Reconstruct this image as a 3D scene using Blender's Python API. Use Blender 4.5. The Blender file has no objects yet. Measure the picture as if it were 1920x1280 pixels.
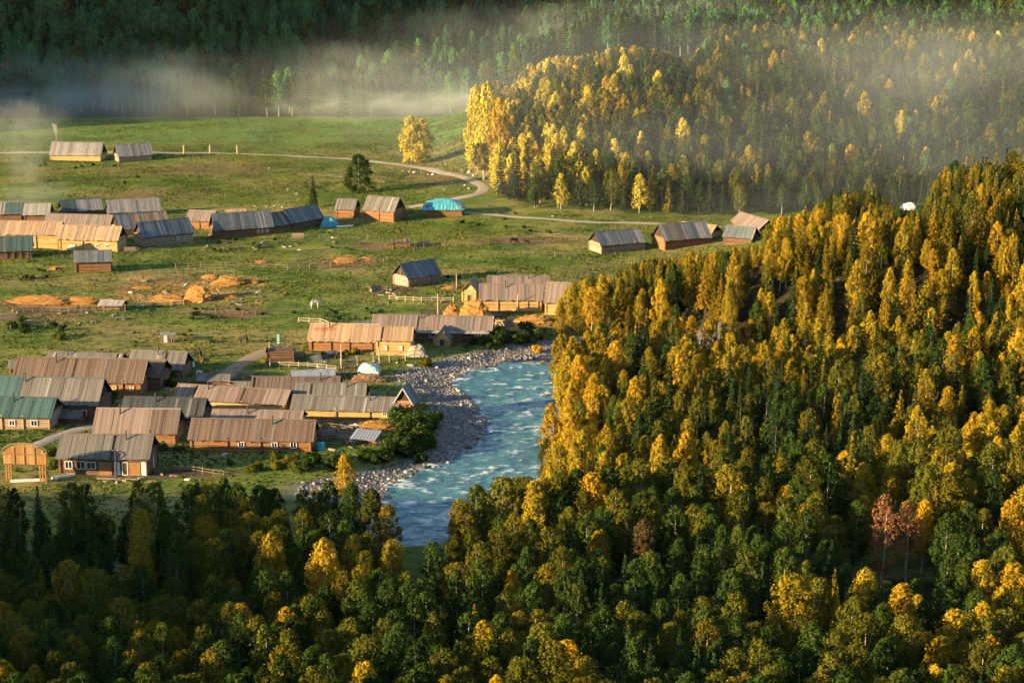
import bpy, math, random
import numpy as np
from mathutils import Vector, Matrix

random.seed(7)
rng = np.random.default_rng(7)
scn = bpy.context.scene
col = scn.collection

# ------------------------------------------------------------------ camera
CAM_Z, FPX, IW, IH = 93.0, 3600.0, 1920.0, 1280.0
PITCH = math.atan(870.0 / FPX)
cam_d = bpy.data.cameras.new('camera')
cam = bpy.data.objects.new('camera', cam_d)
col.objects.link(cam)
cam.location = (0, 0, CAM_Z)
cam.rotation_euler = (math.pi / 2 - PITCH, 0, 0)
cam_d.sensor_width = 36.0
cam_d.lens = FPX / IW * 36.0
cam_d.clip_start = 1.0
cam_d.clip_end = 6000.0
scn.camera = cam

# ------------------------------------------------------------------ sky, sun, exposure
SUN_EL = math.radians(12.0)
SUN_DIR = Vector((-0.91, -0.41, 0)).normalized()          # towards the sun, on the map
sun_vec = Vector((SUN_DIR.x * math.cos(SUN_EL), SUN_DIR.y * math.cos(SUN_EL), math.sin(SUN_EL)))
world = bpy.data.worlds.new('World')
scn.world = world
world.use_nodes = True
wn = world.node_tree.nodes
bg = wn['Background']
sky = wn.new('ShaderNodeTexSky')
sky.sky_type = 'NISHITA'
sky.sun_disc = False
sky.sun_elevation = SUN_EL
sky.sun_rotation = math.atan2(SUN_DIR.x, SUN_DIR.y)
sky.altitude = 1100
world.node_tree.links.new(sky.outputs[0], bg.inputs[0])
bg.inputs[1].default_value = 0.086
sun_d = bpy.data.lights.new('sun', 'SUN')
sun_d.energy = 5.0
sun_d.angle = math.radians(0.53)
sun_d.color = (1.0, 0.71, 0.365)
sun = bpy.data.objects.new('sun', sun_d)
col.objects.link(sun)
sun.rotation_euler = sun_vec.to_track_quat('Z', 'Y').to_euler()
scn.view_settings.view_transform = 'Standard'
scn.view_settings.look = 'None'
scn.view_settings.exposure = 1.72
scn.view_settings.gamma = 1.0
scn.view_settings.use_curve_mapping = False
scn.cycles.use_denoising = True
scn.cycles.max_bounces = 5
scn.cycles.diffuse_bounces = 2
scn.cycles.glossy_bounces = 2
scn.cycles.transmission_bounces = 2
scn.cycles.volume_bounces = 1
scn.cycles.volume_step_rate = 3.0
scn.cycles.volume_max_steps = 32
scn.cycles.use_adaptive_sampling = True
scn.cycles.adaptive_threshold = 0.03
scn.cycles.adaptive_min_samples = 16
scn.cycles.transparent_max_bounces = 8
scn.cycles.caustics_reflective = False
scn.cycles.caustics_refractive = False
scn.cycles.sample_clamp_indirect = 6.0

HAZE, MIST = 0.000009, 1.0

# ------------------------------------------------------------------ projection between photograph and place
CA, SA = math.cos(PITCH), math.sin(PITCH)

def ray(px, py):
    X, Y = (px - IW / 2) / FPX, (IH / 2 - py) / FPX
    return X, CA + Y * SA, -SA + Y * CA

def project(x, y, z):
    dz = z - CAM_Z
    f = y * CA - dz * SA
    u = y * SA + dz * CA
    return IW / 2 + FPX * x / f, IH / 2 - FPX * u / f

def smooth(a, b, x):
    t = np.clip((x - a) / (b - a), 0, 1)
    return t * t * (3 - 2 * t)

_perm = rng.random((256, 256))
def vnoise(x, y, f):
    x = np.asarray(x, float) * f; y = np.asarray(y, float) * f
    i, j = np.floor(x).astype(int), np.floor(y).astype(int)
    u, v = x - i, y - j
    u = u * u * (3 - 2 * u); v = v * v * (3 - 2 * v)
    a = _perm[i % 256, j % 256]; b = _perm[(i + 1) % 256, j % 256]
    c = _perm[i % 256, (j + 1) % 256]; d = _perm[(i + 1) % 256, (j + 1) % 256]
    return (a * (1 - u) + b * u) * (1 - v) + (c * (1 - u) + d * u) * v

def fbm(x, y, f, n=3):
    s, a, t = 0, 1.0, 0
    for k in range(n):
        s = s + a * vnoise(np.asarray(x) + 31.7 * k, np.asarray(y) + 17.3 * k, f * 2 ** k); t += a; a *= 0.5
    return s / t

# ------------------------------------------------------------------ the lie of the land
WATER_Z = -1.1

def flat(px, py, z=0.0):
    dx, dy, dz = ray(px, py)
    t = (z - CAM_Z) / dz
    return dx * t, dy * t

def poly_world(pts, z):
    return np.array([flat(a, b, z) for a, b in pts])

RIVER_PX = [(1330, 640), (1200, 640), (1100, 648), (1015, 664), (960, 673), (905, 690), (862, 704), (846, 722), (878, 745),
            (903, 772), (912, 800), (896, 826), (850, 858), (790, 880), (740, 905), (717, 935), (704, 972), (600, 1000), (400, 1020), (60, 1062), (-200, 1105),
            (-200, 1150), (100, 1098), (400, 1060), (600, 1036), (740, 1024), (812, 1022), (905, 965), (990, 912), (1045, 876),
            (1056, 850), (1046, 810), (1038, 770), (1036, 735), (1050, 708), (1130, 684), (1330, 680)]
GRAVEL_PX = [(742, 706), (800, 689), (870, 668), (940, 655), (1015, 642), (1100, 632), (1100, 650), (1015, 666), (960, 675), (905, 692), (862, 706), (850, 722),
             (880, 745), (905, 772), (914, 800), (898, 828), (852, 860), (792, 882), (742, 907), (719, 937), (660, 945), (560, 940), (570, 912), (640, 900), (690, 885),
             (745, 872), (785, 850), (815, 822), (826, 795), (815, 765), (785, 738)]
RIVER = poly_world(RIVER_PX, WATER_Z)
GRAVEL = poly_world(GRAVEL_PX, -0.5)

def sdist(P, x, y):
    """signed distance to a polygon, negative inside"""
    x = np.asarray(x, float); y = np.asarray(y, float)
    d = np.full(x.shape, 1e18); ins = np.zeros(x.shape, bool)
    n = len(P)
    for i in range(n):
        ax, ay = P[i]; bx, by = P[(i + 1) % n]
        ex, ey = bx - ax, by - ay
        t = np.clip(((x - ax) * ex + (y - ay) * ey) / (ex * ex + ey * ey + 1e-12), 0, 1)
        d = np.minimum(d, (x - ax - t * ex) ** 2 + (y - ay - t * ey) ** 2)
        c = ((ay > y) != (by > y))
        with np.errstate(divide='ignore', invalid='ignore'):
            xi = ax + (y - ay) * ex / (ey if abs(ey) > 1e-12 else 1e-12)
        ins ^= c & (x < xi)
    return np.sqrt(d) * np.where(ins, -1, 1)

def land(x, y):
    """height without the river bed"""
    x = np.asarray(x, float); y = np.asarray(y, float)
    near = np.interp(y, [-400, -200, 0, 30, 60, 100, 150, 200, 245], [170, 140, 90, 75, 55, 33, 15, 4, 0])
    # the spur on the left that keeps the foreground wood in its shade
    spur = 59 * smooth(-95, -270, x) * (1 - smooth(150, 285, y))
    near = np.maximum(near, spur) + 0.25 * np.minimum(near, spur)
    bumps = (vnoise(x + 33, y * 1.3 + 71, 0.026) - 0.5) + 0.4 * (vnoise(x + 133, y + 7, 0.06) - 0.5)
    hill = 21 * bumps * smooth(22, 50, x) * smooth(300, 330, y) * (1 - smooth(405, 450, y)) + 15 * smooth(25, 125, x) * smooth(295, 400, y) * (1 - smooth(475, 525, y))
    knoll = 27 * smooth(532, 655, y) * smooth(-34, 45, x + 8 * (vnoise(x, y, 0.02) - 0.5))
    wob = 22 * (vnoise(x + 500, y * 0, 0.012) - 0.5)
    fy = np.maximum(0, y - 742 - wob)
    far = 0.36 * fy * smooth(0, 40, fy)
    far = 110 * (1 - np.exp(-far / 110))
    far = np.maximum(far, knoll) + 0.3 * np.minimum(far, knoll)
    # the mountain on the left that shades the far slope
    q = SUN_DIR.y * -x + SUN_DIR.x * y
    mount = 185 * (1 - smooth(-742, -700, q)) * smooth(-225, -470, x + 0.12 * (y - 600)) * smooth(300, 520, y)
    side = 60 * smooth(260, 520, x) * smooth(100, 300, y)
    z = near + hill + np.maximum(far, mount) + side
    amp = 0.9 * smooth(255, 300, y)
    z = z + amp * (fbm(x, y, 0.035, 3) - 0.5) * 1.6 + 0.35 * (vnoise(x, y, 0.15) - 0.5)
    # banks and terraces across the meadow
    z = z + 1.6 * smooth(500, 560, y) * (1 - smooth(600, 700, x))
    z = z + 0.9 * smooth(418, 432, y + 6 * (vnoise(x, y, 0.03) - 0.5)) * (1 - smooth(20, 60, x))
    return z

def height(x, y):
    z = land(x, y)
    dr = sdist(RIVER, x, y)
    dg = sdist(GRAVEL, x, y)
    w = (1 - smooth(0.0, 4.5, dr))
    g = 1 - smooth(-2.0, 5.0, dg)
    bar = -0.35 - 0.75 * (1 - smooth(0, 9, dr)) + 0.3 * (vnoise(x, y, 0.3) - 0.5)
    z = z * (1 - g) + bar * g
    z = z * (1 - w) + (-1.0) * w
    bed = smooth(0, -3.0, dr)
    z = z - 1.6 * bed
    return z

def at(px, py, lift=0.0):
    """where the line of sight through a point of the photograph meets the ground"""
    dx, dy, dz = ray(px, py)
    ts = np.linspace(120 / dy, 1100 / dy, 2500)
    h = height(dx * ts, dy * ts)
    below = CAM_Z + dz * ts < h + lift
    i = int(np.argmax(below)) if below.any() else len(ts) - 1
    t0, t1 = ts[max(i - 1, 0)], ts[i]
    for _ in range(12):
        tm = (t0 + t1) / 2
        if CAM_Z + dz * tm < float(height(np.array([dx * tm]), np.array([dy * tm]))[0]) + lift: t1 = tm
        else: t0 = tm
    t = t1
    return Vector((dx * t, dy * t, float(height(np.array([dx * t]), np.array([dy * t]))[0])))

def h1(x, y):
    return float(height(np.array([x]), np.array([y]))[0])

# ------------------------------------------------------------------ object helpers
def tag(o, label=None, cat=None, group=None, kind=None):
    if label: o['label'] = label
    if cat: o['category'] = cat
    if group: o['group'] = group
    if kind: o['kind'] = kind
    return o

def empty(name, loc, rz=0.0):
    o = bpy.data.objects.new(name, None)
    o.empty_display_size = 0.5
    o.location = loc; o.rotation_euler = (0, 0, rz)
    col.objects.link(o)
    return o

def link(name, mesh, parent=None, loc=None, rot=None, scale=None):
    o = bpy.data.objects.new(name, mesh)
    if parent is not None: o.parent = parent
    if loc is not None: o.location = loc
    if rot is not None: o.rotation_euler = rot
    if scale is not None: o.scale = scale
    col.objects.link(o)
    return o

class MB:
    """collects faces; every piece carries its own shade value v"""
    def __init__(s): s.v, s.f, s.sh, s.m = [], [], [], []
    def add(s, verts, faces, shade=None, mi=0):
        b = len(s.v); s.v += [tuple(p) for p in verts]
        sh = random.random() if shade is None else shade
        for f in faces:
            s.f.append(tuple(b + i for i in f)); s.sh.append(sh); s.m.append(mi)
    def box(s, lo, hi, shade=None, mi=0, M=None):
        x0, y0, z0 = lo; x1, y1, z1 = hi
        v = [(x0, y0, z0), (x1, y0, z0), (x1, y1, z0), (x0, y1, z0), (x0, y0, z1), (x1, y0, z1), (x1, y1, z1), (x0, y1, z1)]
        if M is not None: v = [M @ Vector(p) for p in v]
        s.add(v, [(0, 3, 2, 1), (4, 5, 6, 7), (0, 1, 5, 4), (1, 2, 6, 5), (2, 3, 7, 6), (3, 0, 4, 7)], shade, mi)
    def tube(s, p0, p1, r0, r1=None, n=6, shade=None, mi=0, cap=True):
        r1 = r0 if r1 is None else r1
        p0, p1 = Vector(p0), Vector(p1)
        d = (p1 - p0)
        if d.length < 1e-6: return
        d.normalize()
        a = Vector((0, 0, 1)) if abs(d.z) < 0.9 else Vector((1, 0, 0))
        u = d.cross(a).normalized(); w = d.cross(u)
        vs = []
        for p, r in ((p0, r0), (p1, r1)):
            for k in range(n):
                t = 2 * math.pi * k / n
                vs.append(p + u * (r * math.cos(t)) + w * (r * math.sin(t)))
        fs = [(k, k + n, (k + 1) % n + n, (k + 1) % n) for k in range(n)]
        if cap: fs += [tuple(range(n)), tuple(range(2 * n - 1, n - 1, -1))]
        s.add(vs, fs, shade, mi)
    def mesh(s, name, *mats, smooth_=False):
        me = bpy.data.meshes.new(name)
        me.from_pydata(s.v, [], s.f)
        a = me.attributes.new('v', 'FLOAT', 'FACE')
        a.data.foreach_set('value', np.array(s.sh, np.float32))
        for m in mats: me.materials.append(m)
        if len(mats) > 1: me.polygons.foreach_set('material_index', np.array(s.m, np.int32))
        if smooth_: me.polygons.foreach_set('use_smooth', np.ones(len(me.polygons), bool))
        me.update()
        return me
    def build(s, name, mat, parent=None, **k):
        return link(name, s.mesh(name, *(mat if isinstance(mat, (list, tuple)) else (mat,))), parent, **k)

def np_mesh(name, verts, faces, mat, attrs=None, smooth_=False):
    """verts (n,3), faces (m,k)"""
    me = bpy.data.meshes.new(name)
    n, m, k = len(verts), len(faces), faces.shape[1]
    me.vertices.add(n); me.vertices.foreach_set('co', np.asarray(verts, np.float32).ravel())
    me.loops.add(m * k); me.loops.foreach_set('vertex_index', np.asarray(faces, np.int32).ravel())
    me.polygons.add(m); me.polygons.foreach_set('loop_start', np.arange(0, m * k, k, dtype=np.int32))
    for nm, (dom, arr) in (attrs or {}).items():
        a = me.attributes.new(nm, 'FLOAT', dom); a.data.foreach_set('value', np.asarray(arr, np.float32))
    for mt in (mat if isinstance(mat, (list, tuple)) else [mat]): me.materials.append(mt)
    if smooth_: me.polygons.foreach_set('use_smooth', np.ones(m, bool))
    me.update(calc_edges=True)
    return me

# ------------------------------------------------------------------ materials
class NT:
    def __init__(s, name):
        s.mat = bpy.data.materials.new(name); s.mat.use_nodes = True
        s.t = s.mat.node_tree; s.n = s.t.nodes
        s.n.clear()
        s.out = s.n.new('ShaderNodeOutputMaterial')
    def new(s, typ, **k):
        nd = s.n.new('ShaderNode' + typ)
        for a, b in k.items(): setattr(nd, a, b)
        return nd
    def set(s, sock, val):
        if isinstance(val, bpy.types.NodeSocket): s.t.links.new(val, sock)
        elif val is not None:
            try: sock.default_value = val
            except Exception:
                sock.default_value = tuple(val) + (1.0,)
    def noise(s, scale, detail=4, rough=0.6, vec=None, dist=0.0):
        nd = s.new('TexNoise'); s.set(nd.inputs['Scale'], scale); s.set(nd.inputs['Detail'], detail); s.set(nd.inputs['Roughness'], rough)
        s.set(nd.inputs['Distortion'], dist)
        if vec is not None: s.set(nd.inputs['Vector'], vec)
        return nd.outputs['Fac']
    def coord(s, kind='Object'): return s.new('TexCoord').outputs[kind]
    def pos(s): return s.new('NewGeometry').outputs['Position']
    def mapv(s, vec, scale=(1, 1, 1), rot=(0, 0, 0), loc=(0, 0, 0)):
        nd = s.new('Mapping'); s.set(nd.inputs['Vector'], vec); nd.inputs['Scale'].default_value = scale
        nd.inputs['Rotation'].default_value = rot; nd.inputs['Location'].default_value = loc
        return nd.outputs[0]
    def mix(s, fac, a, b, mode='MIX'):
        nd = s.new('Mix', data_type='RGBA', blend_type=mode)
        s.set(nd.inputs[0], fac); s.set(nd.inputs[6], a); s.set(nd.inputs[7], b)
        return nd.outputs[2]
    def math(s, op, a, b=None, clamp=False):
        nd = s.new('Math', operation=op, use_clamp=clamp); s.set(nd.inputs[0], a)
        if b is not None: s.set(nd.inputs[1], b)
        return nd.outputs[0]
    def ramp(s, fac, *stops):
        nd = s.new('ValToRGB'); e = nd.color_ramp.elements
        while len(e) < len(stops): e.new(0.5)
        for el, (p, c) in zip(e, stops): el.position = p; el.color = tuple(c) + (1.0,) if len(c) == 3 else c
        s.set(nd.inputs[0], fac); return nd.outputs[0]
    def step(s, fac, a, b):
        nd = s.new('MapRange', interpolation_type='SMOOTHSTEP'); s.set(nd.inputs[0], fac); s.set(nd.inputs[1], a); s.set(nd.inputs[2], b)
        return nd.outputs[0]
    def attr(s, name): return s.new('Attribute', attribute_name=name).outputs['Fac']
    def rnd(s): return s.new('ObjectInfo').outputs['Random']
    def bump(s, h, strength=0.5, dist=0.1):
        nd = s.new('Bump'); s.set(nd.inputs['Height'], h); s.set(nd.inputs['Strength'], strength); s.set(nd.inputs['Distance'], dist)
        return nd.outputs[0]
    def principled(s, colour, rough=0.8, spec=0.3, normal=None, metal=0.0):
        nd = s.new('BsdfPrincipled'); s.set(nd.inputs['Base Color'], colour); s.set(nd.inputs['Roughness'], rough)
        s.set(nd.inputs['Specular IOR Level'], spec); s.set(nd.inputs['Metallic'], metal)
        if normal is not None: s.set(nd.inputs['Normal'], normal)
        s.t.links.new(nd.outputs[0], s.out.inputs[0]); return s.mat

def wood(name, c1, c2, c3=None, streak=(1.2, 9, 9), rough=0.85, axis=0, vary=0.26, grime=0.55):
    """weathered timber: streaks along the piece, its own tone for every piece"""
    t = NT(name)
    r = t.math('FRACT', t.math('ADD', t.math('MULTIPLY', t.rnd(), 3.7), t.attr('v')))
    co = t.coord('Object')
    sc = [streak[1]] * 3; sc[axis] = streak[0]
    off = t.new('VectorMath', operation='ADD'); t.set(off.inputs[0], co)
    cmb = t.new('CombineXYZ'); t.set(cmb.inputs[0], t.math('MULTIPLY', r, 37.0)); t.set(cmb.inputs[1], t.math('MULTIPLY', r, 11.0))
    t.set(off.inputs[1], cmb.outputs[0])
    n = t.noise(1.0, 5, 0.65, t.mapv(off.outputs[0], tuple(sc)))
    n2 = t.noise(0.5, 3, 0.6, co)
    c = t.mix(t.step(n, 0.3, 0.7), c1, c2)
    if c3 is not None: c = t.mix(t.step(n2, 0.42, 0.66), c, c3)
    n4 = t.noise(0.9, 5, 0.7, t.mapv(co, tuple(0.35 if k == axis else 1.6 for k in range(3))))
    c = t.mix(t.math('MULTIPLY', t.step(n4, 0.52, 0.74), grime), c, (0.055, 0.050, 0.044))
    c = t.mix(t.math('MULTIPLY', t.step(n4, 0.46, 0.30), grime * 0.6), c, (0.24, 0.22, 0.19))
    val = t.math('ADD', 1 - vary, t.math('MULTIPLY', r, 2 * vary))
    c = t.mix(1.0, c, val, 'MULTIPLY')
    return t.principled(c, rough, 0.25, t.bump(n, 0.35, 0.03))

def plain(name, c, rough=0.7, var=0.25, scale=3.0, spec=0.3, metal=0.0):
    t = NT(name)
    n = t.noise(scale, 4, 0.6, t.coord('Object'))
    r = t.math('FRACT', t.math('ADD', t.rnd(), t.attr('v')))
    k = t.math('ADD', 1 - var, t.math('MULTIPLY', t.math('ADD', t.math('MULTIPLY', n, 0.6), t.math('MULTIPLY', r, 0.4)), 2 * var))
    return t.principled(t.mix(1.0, c, k, 'MULTIPLY'), rough, spec, t.bump(n, 0.2, 0.05), metal)

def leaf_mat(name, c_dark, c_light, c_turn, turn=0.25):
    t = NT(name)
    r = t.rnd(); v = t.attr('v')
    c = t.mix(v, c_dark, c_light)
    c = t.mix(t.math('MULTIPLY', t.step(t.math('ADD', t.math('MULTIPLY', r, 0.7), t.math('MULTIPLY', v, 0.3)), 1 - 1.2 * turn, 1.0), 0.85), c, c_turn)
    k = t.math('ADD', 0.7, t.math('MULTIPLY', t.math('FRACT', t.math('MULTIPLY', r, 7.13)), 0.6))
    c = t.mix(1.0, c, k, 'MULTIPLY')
    d = t.new('BsdfDiffuse'); t.set(d.inputs[0], c)
    tr = t.new('BsdfTranslucent'); t.set(tr.inputs[0], c)
    m = t.new('MixShader'); m.inputs[0].default_value = 0.22
    t.t.links.new(d.outputs[0], m.inputs[1]); t.t.links.new(tr.outputs[0], m.inputs[2])
    t.t.links.new(m.outputs[0], t.out.inputs[0])
    return t.mat

M = {}
M['roof_brown'] = wood('weathered_brown_roof_planks', (0.092, 0.066, 0.051), (0.185, 0.132, 0.10), (0.145, 0.125, 0.11), axis=1)
M['roof_grey'] = wood('weathered_grey_roof_planks', (0.10, 0.095, 0.085), (0.20, 0.19, 0.17), (0.15, 0.13, 0.11), axis=1)
M['roof_dark'] = wood('dark_slate_roof_planks', (0.032, 0.038, 0.043), (0.07, 0.08, 0.085), (0.05, 0.052, 0.05), axis=1)
M['roof_tan'] = wood('tan_roof_planks', (0.27, 0.175, 0.10), (0.44, 0.31, 0.19), (0.36, 0.26, 0.18), axis=1)
M['roof_pink'] = wood('pinkish_roof_planks', (0.165, 0.122, 0.10), (0.28, 0.215, 0.178), (0.205, 0.185, 0.17), axis=1)
M['roof_blue'] = wood('blue_grey_roof_sheets', (0.085, 0.12, 0.14), (0.15, 0.19, 0.205), (0.16, 0.165, 0.16), axis=1, rough=0.6)
M['roof_teal'] = wood('teal_roof_sheets', (0.035, 0.085, 0.085), (0.065, 0.13, 0.125), (0.08, 0.10, 0.095), axis=1, rough=0.6)
M['roof_slate'] = wood('pale_grey_roof_planks', (0.20, 0.20, 0.195), (0.33, 0.325, 0.31), (0.26, 0.24, 0.22), axis=1)
M['log_orange'] = wood('orange_log_wall', (0.22, 0.095, 0.032), (0.36, 0.18, 0.07), (0.27, 0.15, 0.08))
M['log_brown'] = wood('brown_log_wall', (0.12, 0.06, 0.032), (0.22, 0.125, 0.07), (0.16, 0.10, 0.065))
M['log_yellow'] = wood('fresh_yellow_log_wall', (0.42, 0.25, 0.085), (0.58, 0.40, 0.17), (0.50, 0.34, 0.15))
M['log_pale'] = wood('pale_log_wall', (0.30, 0.20, 0.125), (0.44, 0.31, 0.21), (0.35, 0.27, 0.2))
M['gable'] = wood('shade_dark_gable_boards', (0.028, 0.02, 0.015), (0.06, 0.042, 0.03), axis=2)  # near-black tone puts the shade inside open gables into the boards
M['gable_yellow'] = wood('fresh_gable_boards', (0.44, 0.28, 0.10), (0.60, 0.42, 0.18), axis=2)
M['board'] = wood('weathered_boards', (0.20, 0.145, 0.095), (0.34, 0.26, 0.18), (0.26, 0.22, 0.18))
M['board_pale'] = wood('pale_sawn_boards', (0.45, 0.36, 0.25), (0.62, 0.52, 0.38), (0.5, 0.44, 0.36))
M['gate_wood'] = wood('honey_gate_boards', (0.25, 0.13, 0.04), (0.38, 0.22, 0.08), (0.3, 0.18, 0.07), axis=2)
M['post'] = wood('grey_fence_timber', (0.15, 0.11, 0.075), (0.29, 0.23, 0.17), axis=2)
M['white'] = plain('white_paint', (0.72, 0.72, 0.70), 0.6, 0.12)
M['glass'] = plain('dark_window_glass', (0.018, 0.022, 0.028), 0.08, 0.1, spec=0.6)
M['iron'] = plain('dark_iron', (0.05, 0.05, 0.052), 0.6, 0.2)
M['red'] = plain('faded_red_paint', (0.45, 0.07, 0.04), 0.7, 0.2)
M['tarp_blue'] = plain('turquoise_tarpaulin', (0.08, 0.40, 0.50), 0.45, 0.3, 1.2, 0.4)
M['tarp_pale'] = plain('pale_blue_tarpaulin', (0.42, 0.60, 0.62), 0.45, 0.3, 1.5, 0.4)
M['tarp_dark'] = plain('dark_slate_tarpaulin', (0.06, 0.08, 0.09), 0.5, 0.3, 1.5, 0.4)
M['sign_teal'] = plain('teal_sign_board', (0.01, 0.13, 0.14), 0.5, 0.1)
M['stone'] = plain('river_stone', (0.27, 0.26, 0.26), 0.85, 0.5, 0.8, 0.25)
M['stone_pale'] = plain('pale_boulder', (0.36, 0.345, 0.32), 0.85, 0.3, 1.0, 0.25)
M['metal_sheet'] = plain('corrugated_metal_sheet', (0.42, 0.46, 0.50), 0.45, 0.2, 2.0, 0.5, 0.4)
M['brick_chimney'] = plain('sooty_chimney_brick', (0.2, 0.13, 0.1), 0.9, 0.3)
M['hide_dark'] = plain('dark_brown_hide', (0.035, 0.025, 0.02), 0.8, 0.2)
M['hide_white'] = plain('white_hide', (0.6, 0.56, 0.5), 0.8, 0.15)
M['cloth_dark'] = plain('dark_clothes', (0.02, 0.022, 0.03), 0.9, 0.2)
M['skin'] = plain('skin', (0.35, 0.2, 0.13), 0.7, 0.05)

def straw():
    t = NT('loose_straw')
    co = t.coord('Object')
    n = t.noise(3.0, 6, 0.7, co); n2 = t.noise(22.0, 3, 0.7, t.mapv(co, (1, 1, 0.3)))
    c = t.mix(n, (0.30, 0.15, 0.04), (0.52, 0.30, 0.09))
    c = t.mix(t.math('MULTIPLY', n2, 0.5), c, (0.25, 0.14, 0.05))
    return t.principled(c, 0.95, 0.1, t.bump(n2, 0.8, 0.15))
M['straw'] = straw()

def bark(name, base, dark, marks):
    t = NT(name)
    co = t.coord('Object')
    n = t.noise(1.0, 4, 0.7, t.mapv(co, (3.0, 3.0, 1.3)))
    c = t.mix(t.step(n, marks, marks + 0.12), base, dark)
    return t.principled(c, 0.85, 0.2)
M['bark_birch'] = bark('birch_bark', (0.42, 0.39, 0.34), (0.07, 0.06, 0.05), 0.55)
M['bark_dark'] = bark('conifer_bark', (0.12, 0.085, 0.06), (0.05, 0.035, 0.025), 0.5)

LEAF = {
 'green':  leaf_mat('green_birch_leaves', (0.020, 0.046, 0.010), (0.058, 0.094, 0.018), (0.13, 0.13, 0.020), 0.25),
 'deep':   leaf_mat('deep_green_birch_leaves', (0.045, 0.140, 0.050), (0.115, 0.245, 0.080), (0.14, 0.24, 0.06), 0.2),  # green brightened to make up for weak light on the far slope
 'olive':  leaf_mat('olive_birch_leaves', (0.058, 0.072, 0.010), (0.140, 0.140, 0.020), (0.28, 0.20, 0.022), 0.35),
 'yellow': leaf_mat('yellow_birch_leaves', (0.15, 0.125, 0.012), (0.42, 0.31, 0.025), (0.52, 0.29, 0.020), 0.35),
 'lemon':  leaf_mat('lemon_birch_leaves', (0.36, 0.30, 0.035), (0.68, 0.57, 0.075), (0.70, 0.46, 0.05), 0.3),
 'gold':   leaf_mat('golden_birch_leaves', (0.24, 0.155, 0.012), (0.56, 0.38, 0.032), (0.58, 0.30, 0.022), 0.3),
 'rust':   leaf_mat('rust_birch_leaves', (0.24, 0.105, 0.045), (0.42, 0.21, 0.10), (0.36, 0.17, 0.07), 0.3),
 'brown':  leaf_mat('brown_birch_leaves', (0.07, 0.052, 0.02), (0.14, 0.095, 0.036), (0.17, 0.09, 0.03), 0.3),
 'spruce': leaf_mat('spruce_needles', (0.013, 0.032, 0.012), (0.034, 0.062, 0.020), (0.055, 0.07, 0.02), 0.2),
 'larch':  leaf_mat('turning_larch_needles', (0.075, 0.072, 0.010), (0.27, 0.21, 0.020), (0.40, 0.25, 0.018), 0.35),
 'bush':   leaf_mat('shrub_leaves', (0.025, 0.050, 0.012), (0.06, 0.095, 0.02), (0.14, 0.12, 0.025), 0.25),
}
# ------------------------------------------------------------------ ground
def axis(*segs):
    a = [segs[0][0]]
    for lo, hi, st in segs:
        n = max(1, int(round((hi - lo) / st))); a += list(np.linspace(lo, hi, n + 1)[1:])
    return np.array(a)
gx = axis((-1500, -700, 80), (-700, -260, 16), (-260, -135, 5), (-135, 60, 1.4), (60, 150, 2.5), (150, 300, 6), (300, 700, 20), (700, 1500, 80))
gy = axis((-600, -200, 50), (-200, 0, 14), (0, 150, 5), (150, 230, 3), (230, 420, 1.3), (420, 520, 1.8), (520, 760, 2.6), (760, 960, 6), (960, 1500, 30), (1500, 2500, 100))
GX, GY = np.meshgrid(gx, gy)
X_, Y_ = GX.ravel(), GY.ravel()
Z_ = height(X_, Y_)
nx, ny = len(gx), len(gy)
ZG = Z_.reshape(ny, nx)
def height(x, y):
    """the ground sheet itself, read between its corners"""
    x = np.asarray(x, float); y = np.asarray(y, float)
    i = np.clip(np.searchsorted(gx, x) - 1, 0, nx - 2); j = np.clip(np.searchsorted(gy, y) - 1, 0, ny - 2)
    u = (x - gx[i]) / (gx[i + 1] - gx[i]); v = (y - gy[j]) / (gy[j + 1] - gy[j])
    return (ZG[j, i] * (1 - u) + ZG[j, i + 1] * u) * (1 - v) + (ZG[j + 1, i] * (1 - u) + ZG[j + 1, i + 1] * u) * v
ii = (np.arange(ny - 1)[:, None] * nx + np.arange(nx - 1)[None, :]).ravel()
quads = np.stack([ii, ii + 1, ii + nx + 1, ii + nx], 1)
dR, dG = sdist(RIVER, X_, Y_), sdist(GRAVEL, X_, Y_)
gravel = np.maximum(1 - smooth(-1.0, 2.5, dG + 3 * (vnoise(X_, Y_, 0.25) - 0.5)), 1 - smooth(0.3, 2.2, dR))
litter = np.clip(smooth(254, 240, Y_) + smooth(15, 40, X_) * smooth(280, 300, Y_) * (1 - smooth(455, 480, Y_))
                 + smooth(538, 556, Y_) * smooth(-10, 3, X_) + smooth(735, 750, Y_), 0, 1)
# worn earth and straw-strewn yards: (centre px, py, half-width px, half-height px, strength)
SOIL_PX = [(330, 540, 130, 26, 1), (90, 575, 120, 26, 0.9), (640, 495, 60, 10, 0.8), (700, 460, 90, 14, 0.6), (980, 452, 130, 12, 0.8), (880, 600, 130, 40, 0.8),
           (430, 585, 110, 16, 0.8), (200, 800, 180, 40, 0.6), (640, 800, 80, 40, 0.8), (430, 715, 90, 30, 0.8), (740, 545, 80, 16, 0.7), (650, 690, 130, 40, 0.5),
           (380, 320, 320, 22, 0.55), (300, 365, 220, 22, 0.5), (820, 335, 110, 22, 0.6), (470, 420, 320, 40, 0.45), (100, 500, 140, 25, 0.35), (330, 888, 200, 14, 0.7)]
PX_, PY_ = project(X_, Y_, Z_)
infront = Y_ > 50
soil = np.zeros_like(X_)
for cx, cy, rx, ry, k in SOIL_PX:
    d2 = ((PX_ - cx) / rx) ** 2 + ((PY_ - cy) / ry) ** 2
    soil = np.maximum(soil, k * np.exp(-d2 * 1.1) * infront)
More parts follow.
